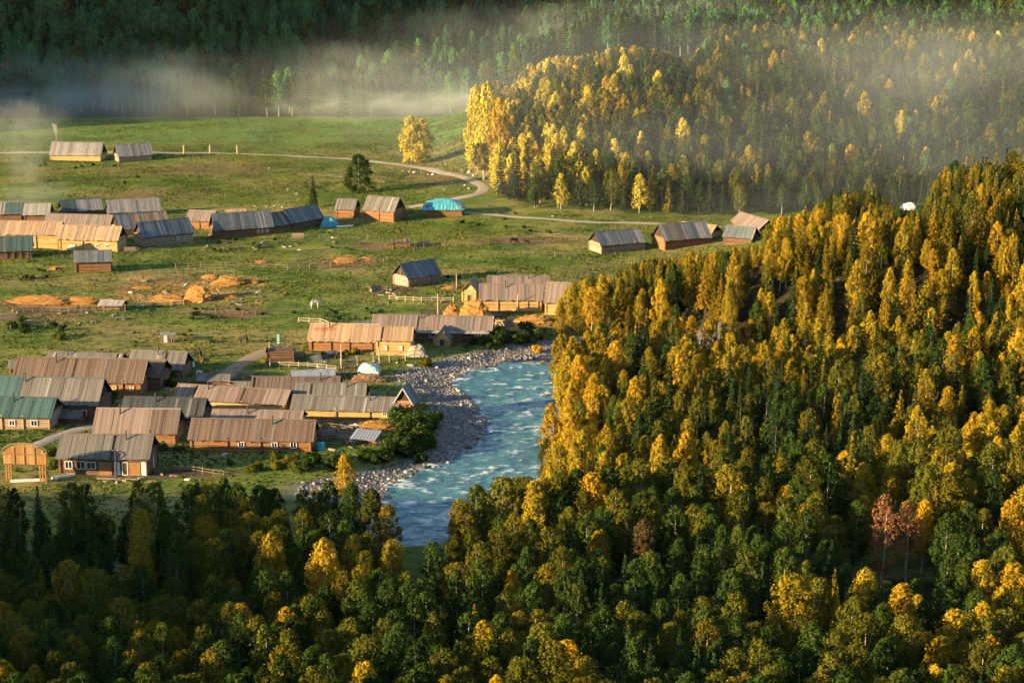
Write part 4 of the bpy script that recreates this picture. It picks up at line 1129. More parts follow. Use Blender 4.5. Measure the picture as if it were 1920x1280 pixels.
def boulder(label, c, size, mat, group):
    p = at(*c); V, F = STN[random.randrange(6)]
    o = link('boulder', np_mesh('boulder', V, F, M[mat], {'v': ('FACE', np.full(len(F), 0.5))}), None, loc=(p.x, p.y, p.z + size * 0.08), rot=(0, 0, random.uniform(0, 6)), scale=(size * 0.72,) * 3)
    md = o.modifiers.new('bevel', 'BEVEL'); md.width = 0.12; md.segments = 1
    tag(o, label, 'boulder', group)
BW = [(755, 321, 0.7), (768, 323, 0.9), (778, 325, 1.6), (790, 324, 0.8), (803, 328, 1.0), (812, 328, 1.1), (735, 317, 0.7), (867, 320, 0.9), (880, 324, 1.6), (888, 330, 1.4), (893, 328, 0.8), (918, 334, 0.8),
      (880, 354, 1.0), (872, 348, 0.9), (848, 343, 0.7), (834, 355, 0.7), (662, 350, 0.6), (505, 316, 0.9), (296, 364, 0.7), (540, 356, 0.9), (556, 364, 0.8),
      (500, 388, 0.7), (515, 386, 0.6), (478, 387, 0.6), (530, 389, 0.7), (640, 352, 0.5), (1036, 406, 0.8), (1075, 414, 0.6)]
order_words = ['first', 'second', 'third', 'fourth', 'fifth', 'sixth', 'seventh', 'eighth', 'ninth', 'tenth', 'eleventh', 'twelfth']
zones = {}
for c in BW:
    px, py, s = c
    z = 'in the row below the lone golden birch' if 730 <= px < 830 and py < 330 else 'at the road bend under the golden clump' if px > 830 and py < 360 else 'beside the thin road at the knoll foot' if px > 1000 else 'above the long blue roof' if 470 < px < 540 and py > 380 else 'at the forest edge behind the meadow' if py < 260 else 'on the slope below the far road'
    zones.setdefault(z, []).append(c)
for z, L in zones.items():
    L.sort()
    for k, (px, py, s) in enumerate(L):
        boulder(('pale boulder %s, %s from the left' % (z, order_words[k])) if len(L) > 1 else 'pale boulder ' + z, (px, py), s, 'stone_pale', 'pale boulders of the upper meadow')
RW = [(857, 804, 1.2), (845, 870, 0.9), (1040, 880, 1.5), (1015, 884, 1.1), (800, 715, 0.9), (820, 690, 1.0), (880, 672, 1.0), (770, 893, 0.9), (730, 899, 0.8), (880, 790, 0.8), (890, 830, 0.9), (950, 655, 1.0), (905, 665, 0.8), (590, 908, 1.0), (835, 745, 0.8), (865, 760, 0.9)]
for k, (px, py, s) in enumerate(sorted(RW)):
    boulder('grey river boulder on the gravel bank, %s from the left' % (['first', 'second', 'third', 'fourth', 'fifth', 'sixth', 'seventh', 'eighth', 'ninth', 'tenth', 'eleventh', 'twelfth', 'thirteenth', 'fourteenth', 'fifteenth', 'sixteenth'][k]),
            (px, py), s, 'stone_pale' if k % 2 else 'stone', 'boulders of the river bank')
def stones(name, n, label, inside, smin, smax, mat, zoff=0.0):
    Vs, Fs, Sh, b = [], [], [], 0
    cnt = 0
    while cnt < n:
        x, y = rng.uniform(-62, 40, 4000), rng.uniform(255, 385, 4000)
        ok = inside(x, y)
        x, y = x[ok], y[ok]
        z = height(x, y)
        for k in range(len(x)):
            if cnt >= n: break
            V, F = STN[int(rng.integers(6))]
            s = smin * (smax / smin) ** (rng.random() ** 2.2)
            a = rng.uniform(0, 6.28); c_, s_ = math.cos(a), math.sin(a)
            W = V * s; W = np.stack([W[:, 0] * c_ - W[:, 1] * s_ + x[k], W[:, 0] * s_ + W[:, 1] * c_ + y[k], W[:, 2] + max(z[k], WATER_Z - 0.15) + s * 0.12 + zoff], 1)
            Vs.append(W); Fs.append(F + b); b += 12; Sh.append(np.full(20, rng.random())); cnt += 1
    o = link(name, np_mesh(name, np.concatenate(Vs), np.concatenate(Fs), mat, {'v': ('FACE', np.concatenate(Sh))}))
    tag(o, label, 'stones', kind='stuff')
def pebble_mat():
    t = NT('grey_shingle')
    v = t.attr('v')
    c = t.ramp(v, (0.0, (0.06, 0.06, 0.06)), (0.45, (0.175, 0.163, 0.150)), (0.85, (0.29, 0.27, 0.245)), (1.0, (0.48, 0.46, 0.43)))
    n = t.noise(2.0, 4, 0.6, t.pos())
    return t.principled(t.mix(1.0, c, t.math('ADD', 0.7, t.math('MULTIPLY', n, 0.6)), 'MULTIPLY'), 0.85, 0.25)
PB = pebble_mat()
stones('gravel', 17000, 'grey stones and shingle of the river bar', lambda x, y: (sdist(GRAVEL, x, y) < 0.8) & (sdist(RIVER, x, y) > -0.8), 0.07, 0.33, PB)
stones('shore_gravel', 500, 'stones scattered along the far waterline and in the rapids', lambda x, y: (np.abs(sdist(RIVER, x, y)) < 1.3) & (y > 268), 0.2, 0.7, PB)

# yard litter: offcuts, boards and scraps lying about the farms, too small to tell apart
LITTER_PX = [(120, 690, 640, 760), (200, 740, 700, 860), (90, 880, 420, 905), (560, 790, 720, 840), (20, 580, 240, 610), (240, 520, 500, 580), (580, 660, 800, 690), (700, 540, 860, 570), (840, 590, 1010, 615), (380, 430, 680, 470)]
mb = MB()
for q in LITTER_PX:
    n = int((q[2] - q[0]) * (q[3] - q[1]) / 420) + 12
    for _ in range(n):
        p = at(random.uniform(q[0], q[2]), random.uniform(q[1], q[3]))
        if any(abs((p.x - hx) * math.cos(rz) + (p.y - hy) * math.sin(rz)) < l / 2 + 0.4 and abs(-(p.x - hx) * math.sin(rz) + (p.y - hy) * math.cos(rz)) < d / 2 + 0.4 for hx, hy, rr, rz, l, d in HOUSES): continue
        if min(float(sdist(RIVER, np.array([p.x]), np.array([p.y]))[0]), float(sdist(GRAVEL, np.array([p.x]), np.array([p.y]))[0])) < 1: continue
        L, w, h = random.uniform(0.3, 1.9), random.uniform(0.08, 0.28), random.uniform(0.05, 0.3)
        Mx = Matrix.Translation((p.x, p.y, p.z + 0.02)) @ Matrix.Rotation(random.uniform(0, 6.28), 4, 'Z') @ Matrix.Rotation(random.uniform(-0.15, 0.15), 4, 'Y')
        mb.box((-L / 2, -w, 0), (L / 2, w, h), None, random.choices((0, 1, 2, 3), (5, 3, 1.2, 2))[0], Mx)
o = mb.build('debris', [M['board'], M['log_brown'], M['white'], M['stone']]); tag(o, 'scraps of timber and stone lying about the farmyards', 'debris', kind='stuff')
# ------------------------------------------------------------------ trees
def cards(C, N, size, r):
    """little leaf faces: centres C, facing N, as pointed quads"""
    n = len(C)
    N = N / (np.linalg.norm(N, axis=1, keepdims=True) + 1e-9)
    A = r.normal(size=(n, 3)); U = np.cross(N, A); U /= np.linalg.norm(U, axis=1, keepdims=True) + 1e-9
    W = np.cross(N, U)
    s = (size * r.uniform(0.6, 1.35, n))[:, None]
    V = np.stack([C - U * s * 0.6, C - W * s * 0.42 + U * s * 0.05, C + U * s * 0.6, C + W * s * 0.42 + U * s * 0.05], 1).reshape(-1, 3)
    return V

def trunk_mb(height_, r0, limbs, r, lean=0.0, bare=False):
    mb = MB()
    n = 6; pts = []
    ax, ay = r.normal(0, 0.02 + lean), r.normal(0, 0.02 + lean)
    for k in range(n + 1):
        z = height_ * 0.93 * k / n
        pts.append(Vector((ax * z + 0.12 * math.sin(z * 0.7 + ax * 50), ay * z + 0.10 * math.cos(z * 0.6), z)))
    pts[0].z = -0.5
    for k in range(n):
        a, b = 1 - k / (n + 0.3), 1 - (k + 1) / (n + 0.3)
        mb.tube(pts[k], pts[k + 1], r0 * a ** 0.8 + 0.015, r0 * b ** 0.8 + 0.015, 6, 0.5, cap=False)
    for k in range(limbs):
        t = r.uniform(0.3 if not bare else 0.12, 0.92) * n
        i = min(int(t), n - 1); p = pts[i].lerp(pts[i + 1], t - i)
        a = r.uniform(0, 2 * math.pi); L = height_ * 0.17 * (1.15 - t / n) + 0.5
        e = p + Vector((math.cos(a) * L, math.sin(a) * L, L * r.uniform(0.5, 1.2)))
        mb.tube(p, e, r0 * 0.28 * (1.1 - t / n) + 0.015, 0.012, 4, 0.5, cap=False)
    return mb, pts

def birch_crown(r, H, width, ncards, size, base=0.28, top_round=1.0, nclump=22, bare=0.0):
    """clumps of leaves through an egg-shaped volume, gaps between them"""
    C, Nn, sh = [], [], []
    zc0, zc1 = base * H, H
    per = max(10, int(ncards * 0.85) // nclump)
    for k in range(nclump):
        t = (k + r.uniform(0, 1)) / nclump
        z = zc0 + (zc1 - zc0) * (t ** 0.92)
        u = (z - zc0) / (zc1 - zc0)
        R = width * 0.5 * min(1.0, 0.45 + 2.2 * u) * (1 - u ** 1.5) ** (0.75 * top_round) + 0.12
        a = r.uniform(0, 2 * np.pi); rad = R * np.sqrt(r.uniform(0.05, 1.0)) * 0.85
        c = np.array([math.cos(a) * rad, math.sin(a) * rad, z - 0.35])
        cr = width * r.uniform(0.09, 0.20) * (0.40 + 0.6 * (1 - u)) * (30.0 / nclump) ** 0.25
        m = int(per * r.uniform(0.6, 1.4))
        d = r.normal(size=(m, 3)); d /= np.linalg.norm(d, axis=1, keepdims=True)
        rr = cr * r.uniform(0.35, 1.05, m) ** 0.5
        P = c + d * rr[:, None] * np.array([1, 1, 1.4])
        C.append(P); Nn.append(d + np.array([0, 0, 0.25]) + r.normal(0, 0.33, (m, 3)))
        sh.append(np.clip(r.uniform(0.0, 1.0) * 0.5 + r.uniform(0, 0.5, m), 0, 1))
    # loose sprays between the clumps
    m = int(ncards * 0.22)
    u = r.uniform(0, 1, m) ** 0.8; R = width * 0.5 * np.minimum(1.0, 0.45 + 2.2 * u) * (1 - u ** 1.5) ** (0.75 * top_round) + 0.08
    a = r.uniform(0, 2 * np.pi, m); q = np.sqrt(r.uniform(0.25, 1.0, m)) * (0.86 + 0.16 * np.sin(5 * a + 9 * u) + 0.10 * np.sin(11 * u * 3 + 3 * a))
    P = np.stack([np.cos(a) * R * q, np.sin(a) * R * q, zc0 + (zc1 - zc0) * u], 1)
    C.append(P); Nn.append(np.stack([np.cos(a), np.sin(a), np.full(m, 0.5)], 1) + r.normal(0, 0.6, (m, 3))); sh.append(r.uniform(0.1, 1, m))
    C, Nn, sh = np.concatenate(C), np.concatenate(Nn), np.concatenate(sh)
    C[:, 2] = np.minimum(C[:, 2], H + 0.15)
    return cards(C, Nn, size, r), sh

def conifer_crown(r, H, width, nwh, size, base=0.10, dense=1.0):
    C, Nn, sh = [], [], []
    for k in range(nwh):
        u = (k + r.uniform(-0.2, 0.2)) / nwh
        z = H * (base + (1 - base) * u)
        R = width * 0.5 * (1 - u) ** 0.85 * r.uniform(0.82, 1.15) + 0.10
        nb = max(4, int((5 + 5 * (1 - u)) * dense)); a0 = r.uniform(0, 6.28)
        for b in range(nb):
            a = a0 + 2 * np.pi * b / nb + r.uniform(-0.25, 0.25)
            L = R * r.uniform(0.7, 1.12); m = max(3, int(L / size * 3.4 * dense))
            s = r.uniform(0.12, 1.0, m) ** 0.8
            side = r.normal(0, 0.13, m) * L * (1.15 - s)
            droop = -0.32 * L * s ** 1.5 + 0.12 * L * s
            P = np.stack([np.cos(a) * L * s - np.sin(a) * side, np.sin(a) * L * s + np.cos(a) * side, z + droop + r.normal(0, 0.07, m)], 1)
            C.append(P); Nn.append(np.stack([np.cos(a) * 0.45 + r.normal(0, 0.35, m), np.sin(a) * 0.45 + r.normal(0, 0.35, m), np.full(m, 0.8)], 1))
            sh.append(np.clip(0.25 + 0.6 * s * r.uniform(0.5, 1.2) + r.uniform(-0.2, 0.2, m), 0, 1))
    P = np.stack([r.normal(0, 0.06, 10), r.normal(0, 0.06, 10), H * r.uniform(0.95, 1.01, 10)], 1)
    C.append(P); Nn.append(r.normal(size=(10, 3))); sh.append(np.full(10, 0.8))
    return cards(np.concatenate(C), np.concatenate(Nn), size, r), np.concatenate(sh)

PROTO = {}        # key -> list of variants {crown, trunk, joined}
proto_col = bpy.data.collections.new('tree_patterns')
proto_names = []
def make_proto(key, n, crown_fn, trunk_args, leaf, barkm):
    out = []
    for k in range(n):
        r = np.random.default_rng(abs(hash_(key)) % 100000 + k * 17)
        V, sh = crown_fn(r)
        F = np.arange(len(V)).reshape(-1, 4)
        crown = np_mesh(key + '_crown', V, F, LEAF[leaf], {'v': ('FACE', sh)})
        mb, _ = trunk_mb(*trunk_args, r)
        trunk = mb.mesh(key + '_trunk', M[barkm], smooth_=True)
        tv = np.array([v.co[:] for v in trunk.vertices]); tf = [tuple(p.vertices) for p in trunk.polygons]
        tf = np.array([f if len(f) == 4 else f[:4] for f in tf if len(f) >= 4]) + len(V)
        allF = np.concatenate([F, tf])
        j = np_mesh(key + '_tree', np.concatenate([V, tv]), allF, [LEAF[leaf], M[barkm]], {'v': ('FACE', np.concatenate([sh, np.full(len(tf), 0.5)]))})
        mi = np.zeros(len(allF), np.int32); mi[len(F):] = 1
        j.polygons.foreach_set('material_index', mi)
        nm = 'pattern_%03d' % len(proto_names)
        po = bpy.data.objects.new(nm, j); proto_col.objects.link(po); proto_names.append(nm)
        out.append({'crown': crown, 'trunk': trunk, 'idx': len(proto_names) - 1})
    PROTO[key] = out
def hash_(s):
    h = 7
    for ch in s: h = (h * 131 + ord(ch)) % 1000003
    return h

TH = 15.0      # pattern trees are 15 m tall
for leaf in ('green', 'olive', 'yellow', 'gold', 'rust', 'brown'):
    nv = 4 if leaf not in ('rust', 'brown') else 2
    make_proto('birch_' + leaf, nv, lambda r: birch_crown(r, TH, r.uniform(5.6, 7.8), 6800 if leaf != 'rust' else 3000, 0.26, r.uniform(0.16, 0.36), r.uniform(0.36, 0.66), nclump=int(r.integers(60, 85))), (TH, 0.17, 9), leaf, 'bark_birch')
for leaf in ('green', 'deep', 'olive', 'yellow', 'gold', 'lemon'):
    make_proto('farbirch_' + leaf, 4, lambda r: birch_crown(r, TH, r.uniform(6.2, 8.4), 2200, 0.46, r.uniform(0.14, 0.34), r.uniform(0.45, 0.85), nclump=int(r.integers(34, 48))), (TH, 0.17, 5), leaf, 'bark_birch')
for leaf in ('yellow', 'gold', 'green', 'olive', 'lemon'):     # slim ones of the bank, and ones standing free, leafy to the foot
    make_proto('tallbirch_' + leaf, 4, lambda r: birch_crown(r, TH, r.uniform(6.2, 8.6), 5600, 0.30, r.uniform(0.06, 0.26), r.uniform(0.5, 0.95), nclump=int(r.integers(46, 66))), (TH, 0.17, 9), leaf, 'bark_birch')
    make_proto('lonebirch_' + leaf, 2, lambda r: birch_crown(r, TH, r.uniform(8.5, 9.5), 6500, 0.36, 0.05, 0.55, nclump=44), (TH, 0.2, 12), leaf, 'bark_birch')
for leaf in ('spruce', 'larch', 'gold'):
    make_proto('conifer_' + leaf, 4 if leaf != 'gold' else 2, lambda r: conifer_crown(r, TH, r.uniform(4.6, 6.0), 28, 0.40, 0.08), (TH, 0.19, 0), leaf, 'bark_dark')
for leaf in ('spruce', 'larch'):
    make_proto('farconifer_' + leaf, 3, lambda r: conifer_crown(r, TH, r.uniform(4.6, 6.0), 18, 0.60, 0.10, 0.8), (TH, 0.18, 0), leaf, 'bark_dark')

# --- where the woods stand. The wood's edge against the view, as rows of the photograph a crown may reach up to.
LIM_FG = ([-100, 0, 60, 130, 200, 260, 330, 400, 470, 520, 580, 605, 620, 690, 725, 742, 752, 800, 812, 835, 870, 930, 985, 1005, 1030, 1120, 1200, 1300, 2100],
          [905, 905, 912, 900, 905, 895, 905, 888, 905, 912, 905, 900, 915, 915, 940, 985, 1072, 1072, 985, 955, 915, 890, 888, 905, 885, 868, 850, 820, 780])
LIM_RH = ([900, 1005, 1012, 1025, 1045, 1075, 1100, 1150, 1200, 1240, 1290, 1340, 1400, 1428, 1446, 1500, 1560, 1640, 1680, 1735, 1765, 1790, 1850, 1920, 2100],
          [2000, 900, 690, 610, 565, 522, 510, 510, 482, 480, 470, 466, 460, 452, 402, 395, 360, 352, 388, 385, 315, 292, 275, 268, 255])
LIM_KN = ([860, 878, 890, 930, 960, 990, 1040, 1100, 1180, 1230, 1300, 1340, 1420, 2100], [400, 160, 140, 150, 160, 118, 104, 100, 82, 88, 108, 30, -60, -60])

trees = []     # (kind, leafclass, x, y, z, height, rot, widthscale, region)
def scatter(x0, x1, y0, y1, step, jit=0.42):
    xs, ys = np.arange(x0, x1, step), np.arange(y0, y1, step)
    A, B = np.meshgrid(xs, ys); A = A + (np.arange(len(ys)) % 2)[:, None] * step * 0.5
    A = A.ravel() + rng.uniform(-jit, jit, A.size) * step; B = B.ravel() + rng.uniform(-jit, jit, B.size) * step
    return A, B
def tops(x, y, hgt):
    z = height(x, y)
    return (z,) + project(x, y, z + hgt)
def pick(r, table):
    """table rows: (weight, kind, leaf, hmin, hmax)"""
    w = np.array([a[0] for a in table], float); return table[int(np.searchsorted(np.cumsum(w / w.sum()), r))]

def grow(A, B, region, lim, table_fn, shrink=0.6, slack=10):
    sd = np.minimum(sdist(RIVER, A, B), sdist(GRAVEL, A, B))
    z = height(A, B)
    for i in range(len(A)):
        if sd[i] < 0.6: continue
        x, y = float(A[i]), float(B[i])
        tb = table_fn(x, y)
        if tb is None: continue
        _, kind, leaf, h0, h1_ = pick(rng.random(), tb)
        hgt = rng.uniform(h0, h1_) 
        px, py = project(x, y, z[i] + hgt)
        lo = np.interp(px, *lim) + rng.uniform(0, slack) if lim is not None else -1e9
        # a crown is about 0.4 of its height wide: check its shoulders as well
        s = FPX / y * hgt * 0.16
        lo2 = max(np.interp(px - s, *lim), np.interp(px + s, *lim)) - FPX / y * hgt * 0.35 if lim is not None else -1e9
        lo = max(lo, lo2)
        if py < lo:
            bx, by = project(x, y, z[i])
            f = (by - lo) / (by - py)
            if f < shrink: continue
            hgt *= f
        trees.append((kind, leaf, x, y, float(z[i]), hgt, rng.uniform(0, 6.28), rng.uniform(0.85, 1.15), region))

# foreground wood
def t_fg(x, y):
    px, py = project(x, y, land(np.array([x]), np.array([y]))[0] + 10)
    n = float(vnoise(np.array([x]), np.array([y]), 0.06)[0])
    right = 0.75 * float(smooth(1000, 1800, px)) * (1 - 0.5 * float(smooth(1120, 1200, py)))
    shade_pocket = max(math.exp(-(((px - a) / c) ** 2 + ((py - b) / d) ** 2)) for a, b, c, d in ((1210, 1070, 170, 55), (1450, 1010, 170, 45), (1790, 1010, 90, 60), (120, 1000, 130, 45), (780, 1100, 120, 45), (1250, 1230, 120, 40)))  # spots where darker trees stand in for shadow on the wood
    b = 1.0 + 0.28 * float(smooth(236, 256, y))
    if shade_pocket > 0.35: return [(0.9, 'conifer', 'spruce', 8 * b, 11.5 * b), (2.4, 'birch', 'green', 8.5 * b, 11.5 * b)]
    return [(4.2 - 2.0 * right - n, 'birch', 'green', 8 * b, 11.5 * b), (3.2, 'birch', 'olive', 8 * b, 11.5 * b), (0.25 + 0.9 * right + 0.7 * n * n, 'birch', 'yellow', 8 * b, 11.5 * b),
            (0.03 + 0.08 * right, 'birch', 'gold', 7 * b, 10.5 * b), (0.18 + 0.3 * right, 'conifer', 'spruce', 8 * b, 12 * b), (0.1 + 0.25 * right, 'conifer', 'larch', 8 * b, 12 * b)]
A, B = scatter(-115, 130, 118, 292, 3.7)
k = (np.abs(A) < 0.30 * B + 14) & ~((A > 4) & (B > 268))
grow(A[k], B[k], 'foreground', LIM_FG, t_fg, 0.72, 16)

# wood on the right bank
def t_rh(x, y):
    px, py = project(x, y, land(np.array([x]), np.array([y]))[0] + 8)
    n = float(vnoise(np.array([x + 90]), np.array([y]), 0.05)[0])
    g = float(fbm(np.array([x + 410]), np.array([y * 0.8 + 55]), 0.040, 2)[0])
    edge_ = float(smooth(1200, 1060, px))
    dark = 1.1 * float(smooth(0.50, 0.68, g)) * (1 - edge_) * (0.3 + 0.7 * float(smooth(1250, 1650, px))) + math.exp(-(((px - 1740) / 130) ** 2 + ((py - 690) / 110) ** 2)) + math.exp(-(((px - 1480) / 130) ** 2 + ((py - 760) / 40) ** 2))  # darker trees stand in for the shaded hollows of the bank
    con = float(smooth(700, 520, py)) 
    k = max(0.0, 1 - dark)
    gold_ = (1 - float(smooth(0.40, 0.50, g))) * k + edge_  # golden tree groups stand in for the sunlit bands and edge
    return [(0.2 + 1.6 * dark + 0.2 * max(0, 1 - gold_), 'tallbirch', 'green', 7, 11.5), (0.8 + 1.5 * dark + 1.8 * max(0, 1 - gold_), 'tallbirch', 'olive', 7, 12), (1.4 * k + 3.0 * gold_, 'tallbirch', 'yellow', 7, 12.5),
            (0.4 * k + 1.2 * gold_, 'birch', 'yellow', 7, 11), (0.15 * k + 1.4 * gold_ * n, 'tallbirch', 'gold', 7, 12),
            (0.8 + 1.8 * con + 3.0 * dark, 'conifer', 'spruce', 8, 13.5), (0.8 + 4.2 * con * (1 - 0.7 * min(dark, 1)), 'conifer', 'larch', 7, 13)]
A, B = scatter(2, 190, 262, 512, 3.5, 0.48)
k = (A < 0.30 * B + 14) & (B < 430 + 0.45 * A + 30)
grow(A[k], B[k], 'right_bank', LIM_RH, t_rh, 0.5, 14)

# knoll behind the meadow
def t_kn(x, y):
    px, py = project(x, y, land(np.array([x]), np.array([y]))[0] + 14)
    n = float(vnoise(np.array([x + 190]), np.array([y]), 0.04)[0])
    left = float(smooth(1350, 1000, px))  # pale yellow crowns carry the sunlit left side in their colour
    front = float(smooth(575, 545, y))  # front spruces, weighted up to darken this edge like shade
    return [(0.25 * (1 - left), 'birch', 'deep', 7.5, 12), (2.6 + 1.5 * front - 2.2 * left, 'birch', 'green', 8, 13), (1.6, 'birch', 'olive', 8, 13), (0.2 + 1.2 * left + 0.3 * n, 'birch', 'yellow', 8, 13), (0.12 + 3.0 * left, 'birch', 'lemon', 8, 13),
            (0.02 + 0.3 * left, 'birch', 'gold', 8, 12), (1.2 + 4.0 * front, 'conifer', 'spruce', 9, 14.5), (0.35, 'conifer', 'larch', 8, 13)]
A, B = scatter(-34, 255, 533, 760, 4.1, 0.48)
edge = -12 + 10 * (vnoise(A, B, 0.03) - 0.5) + np.interp(B, [533, 560, 600, 640, 700, 760], [10, 3, -2, -4, 2, 8])
k = (A < 0.30 * B + 14) & (A > edge)
grow(A[k], B[k], 'knoll', LIM_KN, t_kn, 0.5, 10)

# far slope
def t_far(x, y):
    if x > -80: return [(1.2, 'birch', 'green', 11, 17), (2.2, 'birch', 'deep', 11, 17), (0.4, 'birch', 'olive', 11, 16), (2.6, 'conifer', 'spruce', 13, 19)]  # extra dark spruce here stands in for shade on the slope
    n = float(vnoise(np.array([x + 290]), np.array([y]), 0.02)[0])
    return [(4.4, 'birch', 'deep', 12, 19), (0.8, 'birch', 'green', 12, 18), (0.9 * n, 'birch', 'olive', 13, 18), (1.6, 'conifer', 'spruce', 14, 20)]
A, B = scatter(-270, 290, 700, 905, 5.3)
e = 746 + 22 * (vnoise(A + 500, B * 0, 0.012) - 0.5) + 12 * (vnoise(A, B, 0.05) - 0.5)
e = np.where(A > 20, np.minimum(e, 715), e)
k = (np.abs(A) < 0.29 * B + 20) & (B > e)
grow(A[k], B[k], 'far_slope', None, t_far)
# ------------------------------------------------------------------ shrubs and grass
def bush_pattern(k, leaf):
    r = np.random.default_rng(900 + k)
    C, N, sh = [], [], []
    for j in range(11):
        a = r.uniform(0, 6.28); rad = r.uniform(0, 0.75); c = np.array([math.cos(a) * rad, math.sin(a) * rad, r.uniform(0.2, 1.0)])
        m = 90; d = r.normal(size=(m, 3)); d /= np.linalg.norm(d, axis=1, keepdims=True)
        P = c + d * (r.uniform(0.15, 0.48, m)[:, None]); P[:, 2] = np.abs(P[:, 2])
        C.append(P); N.append(d + r.normal(0, 0.5, (m, 3)) + np.array([0, 0, 0.4])); sh.append(r.uniform(0, 1, m))
    V = cards(np.concatenate(C), np.concatenate(N), 0.19, r)
    cr = np_mesh('foliage', V, np.arange(len(V)).reshape(-1, 4), LEAF[leaf], {'v': ('FACE', np.concatenate(sh))})
    mb = MB()
    for j in range(5):
        a = r.uniform(0, 6.28); mb.tube((0, 0, -0.2), (math.cos(a) * 0.5, math.sin(a) * 0.5, 0.8), 0.04, 0.015, 4, 0.5)
    return cr, mb.mesh('stem', M['bark_dark'])
BUSH = {lf: [bush_pattern(k + 10 * i, lf) for k in range(3)] for i, lf in enumerate(('bush', 'olive', 'gold'))}
# zones: (px0, py0, px1, py1, count, leaf, size, phrase)
ZONES = [(735, 785, 822, 862, 22, 'bush', 1.7, 'on the bank below the steep blue hut'), (690, 840, 790, 868, 9, 'bush', 1.4, 'on the bank near the lean-to'),
         (930, 625, 1015, 648, 12, 'bush', 1.6, 'on the bank below the orange straw'), (860, 640, 930, 655, 7, 'bush', 1.1, 'below the pink-roofed lodge'),
         (290, 838, 345, 852, 6, 'bush', 1.0, 'in the garden beside the front row house'), (560, 855, 640, 885, 8, 'bush', 1.2, 'between golden birch and front row'),
         (420, 858, 560, 885, 8, 'olive', 1.0, 'in the rough grass below the front row'), (200, 745, 232, 768, 4, 'bush', 1.2, 'between dark roof and rust-brown house'),
         (560, 800, 620, 815, 5, 'olive', 0.9, 'behind the ramshackle fence'), (585, 660, 700, 682, 7, 'olive', 0.8, 'before the lettered lodge'), (780, 655, 800, 690, 5, 'olive', 0.9, 'beside the canvas tent'),
         (300, 712, 345, 745, 5, 'bush', 0.9, 'in the farmyard by the red doors'), (0, 605, 120, 640, 10, 'bush', 1.0, 'on the green bank below the corral'), (96, 855, 112, 880, 3, 'bush', 1.3, 'between arched gateway and house'),
         (360, 580, 510, 600, 11, 'bush', 0.55, 'along the slope below the haystack'), (400, 450, 690, 475, 12, 'bush', 0.6, 'on the bank below the long blue roofs'), (820, 520, 1000, 545, 9, 'bush', 0.5, 'in the meadow behind the pink roof'),
         (20, 500, 130, 530, 8, 'bush', 0.6, 'near the small grey-blue hut'), (240, 618, 420, 650, 8, 'bush', 0.45, 'round the slatted shed'), (830, 400, 1050, 440, 10, 'bush', 0.6, 'under the thin road'), (540, 575, 760, 600, 9, 'bush', 0.5, 'around the white horse'),
         (20, 310, 260, 345, 9, 'bush', 0.7, 'below the smoking cabin'),
         (1000, 655, 1016, 700, 3, 'gold', 1.3, 'hanging over the water at the bank wood')]
ORDX = order_words + ['thirteenth', 'fourteenth', 'fifteenth', 'sixteenth']
for px0, py0, px1, py1, n, leaf, size, ph in ZONES:
    L = sorted((random.uniform(px0, px1), random.uniform(py0, py1)) for _ in range(n))
    for k, (px, py) in enumerate(L):
        p = at(px, py); cr, st = BUSH[leaf][random.randrange(3)]
        s = size * random.uniform(0.75, 1.3)
        o = bpy.data.objects.new('shrub', None); o.location = p; o.rotation_euler = (0, 0, random.uniform(0, 6.28)); o.scale = (s * random.uniform(0.9, 1.3), s * random.uniform(0.9, 1.3), s)
        col.objects.link(o)
        for nm, me in (('foliage', cr), ('stem', st)):
            c = bpy.data.objects.new(nm, me); c.parent = o; col.objects.link(c)
        w = '%s shrub' % {'bush': 'dark green', 'olive': 'olive', 'gold': 'golden'}[leaf]
        if n <= 12: lb = '%s %s, %s from the left' % (w, ph, order_words[k])
        elif k < 6: lb = '%s %s, %s from the left' % (w, ph, order_words[k])
        elif k >= n - 6: lb = '%s %s, %s from the right' % (w, ph, order_words[n - 1 - k])
        else: lb = '%s %s, %s from the left' % (w, ph, ORDX[k])
        tag(o, lb, 'shrub', 'shrubs ' + ph)

# grass and weeds: tufts over the open ground, one mass
n = 120000
gx_, gy_ = rng.uniform(-200, 70, n * 3), rng.uniform(262, 738, n * 3)
ok = (np.abs(gx_) < 0.275 * gy_ + 3) & ~((gx_ > -14) & (gy_ > 528)) & (sdist(RIVER, gx_, gy_) > 2.0) & (sdist(GRAVEL, gx_, gy_) > -0.5)
ok &= fbm(gx_, gy_, 0.06, 3) + rng.normal(0, 0.2, len(gx_)) > 0.44
for cx, cy, rr, rz, l, d in HOUSES:
    dx, dy = gx_ - cx, gy_ - cy
    u, v = dx * math.cos(rz) + dy * math.sin(rz), -dx * math.sin(rz) + dy * math.cos(rz)
    ok &= ~((np.abs(u) < l / 2 + 0.6) & (np.abs(v) < d / 2 + 0.6))
gx_, gy_ = gx_[ok], gy_[ok]
ok = np.ones(len(gx_), bool)
for P, w in TRACKS:
    for x, y in P: ok &= (gx_ - x) ** 2 + (gy_ - y) ** 2 > (w / 2 + 0.35) ** 2
gx_, gy_ = gx_[ok][:n], gy_[ok][:n]; n = len(gx_)
gz_ = height(gx_, gy_)
s = rng.uniform(0.07, 0.24, n) * (0.6 + 0.9 * vnoise(gx_, gy_, 0.2))
V = []
F = []
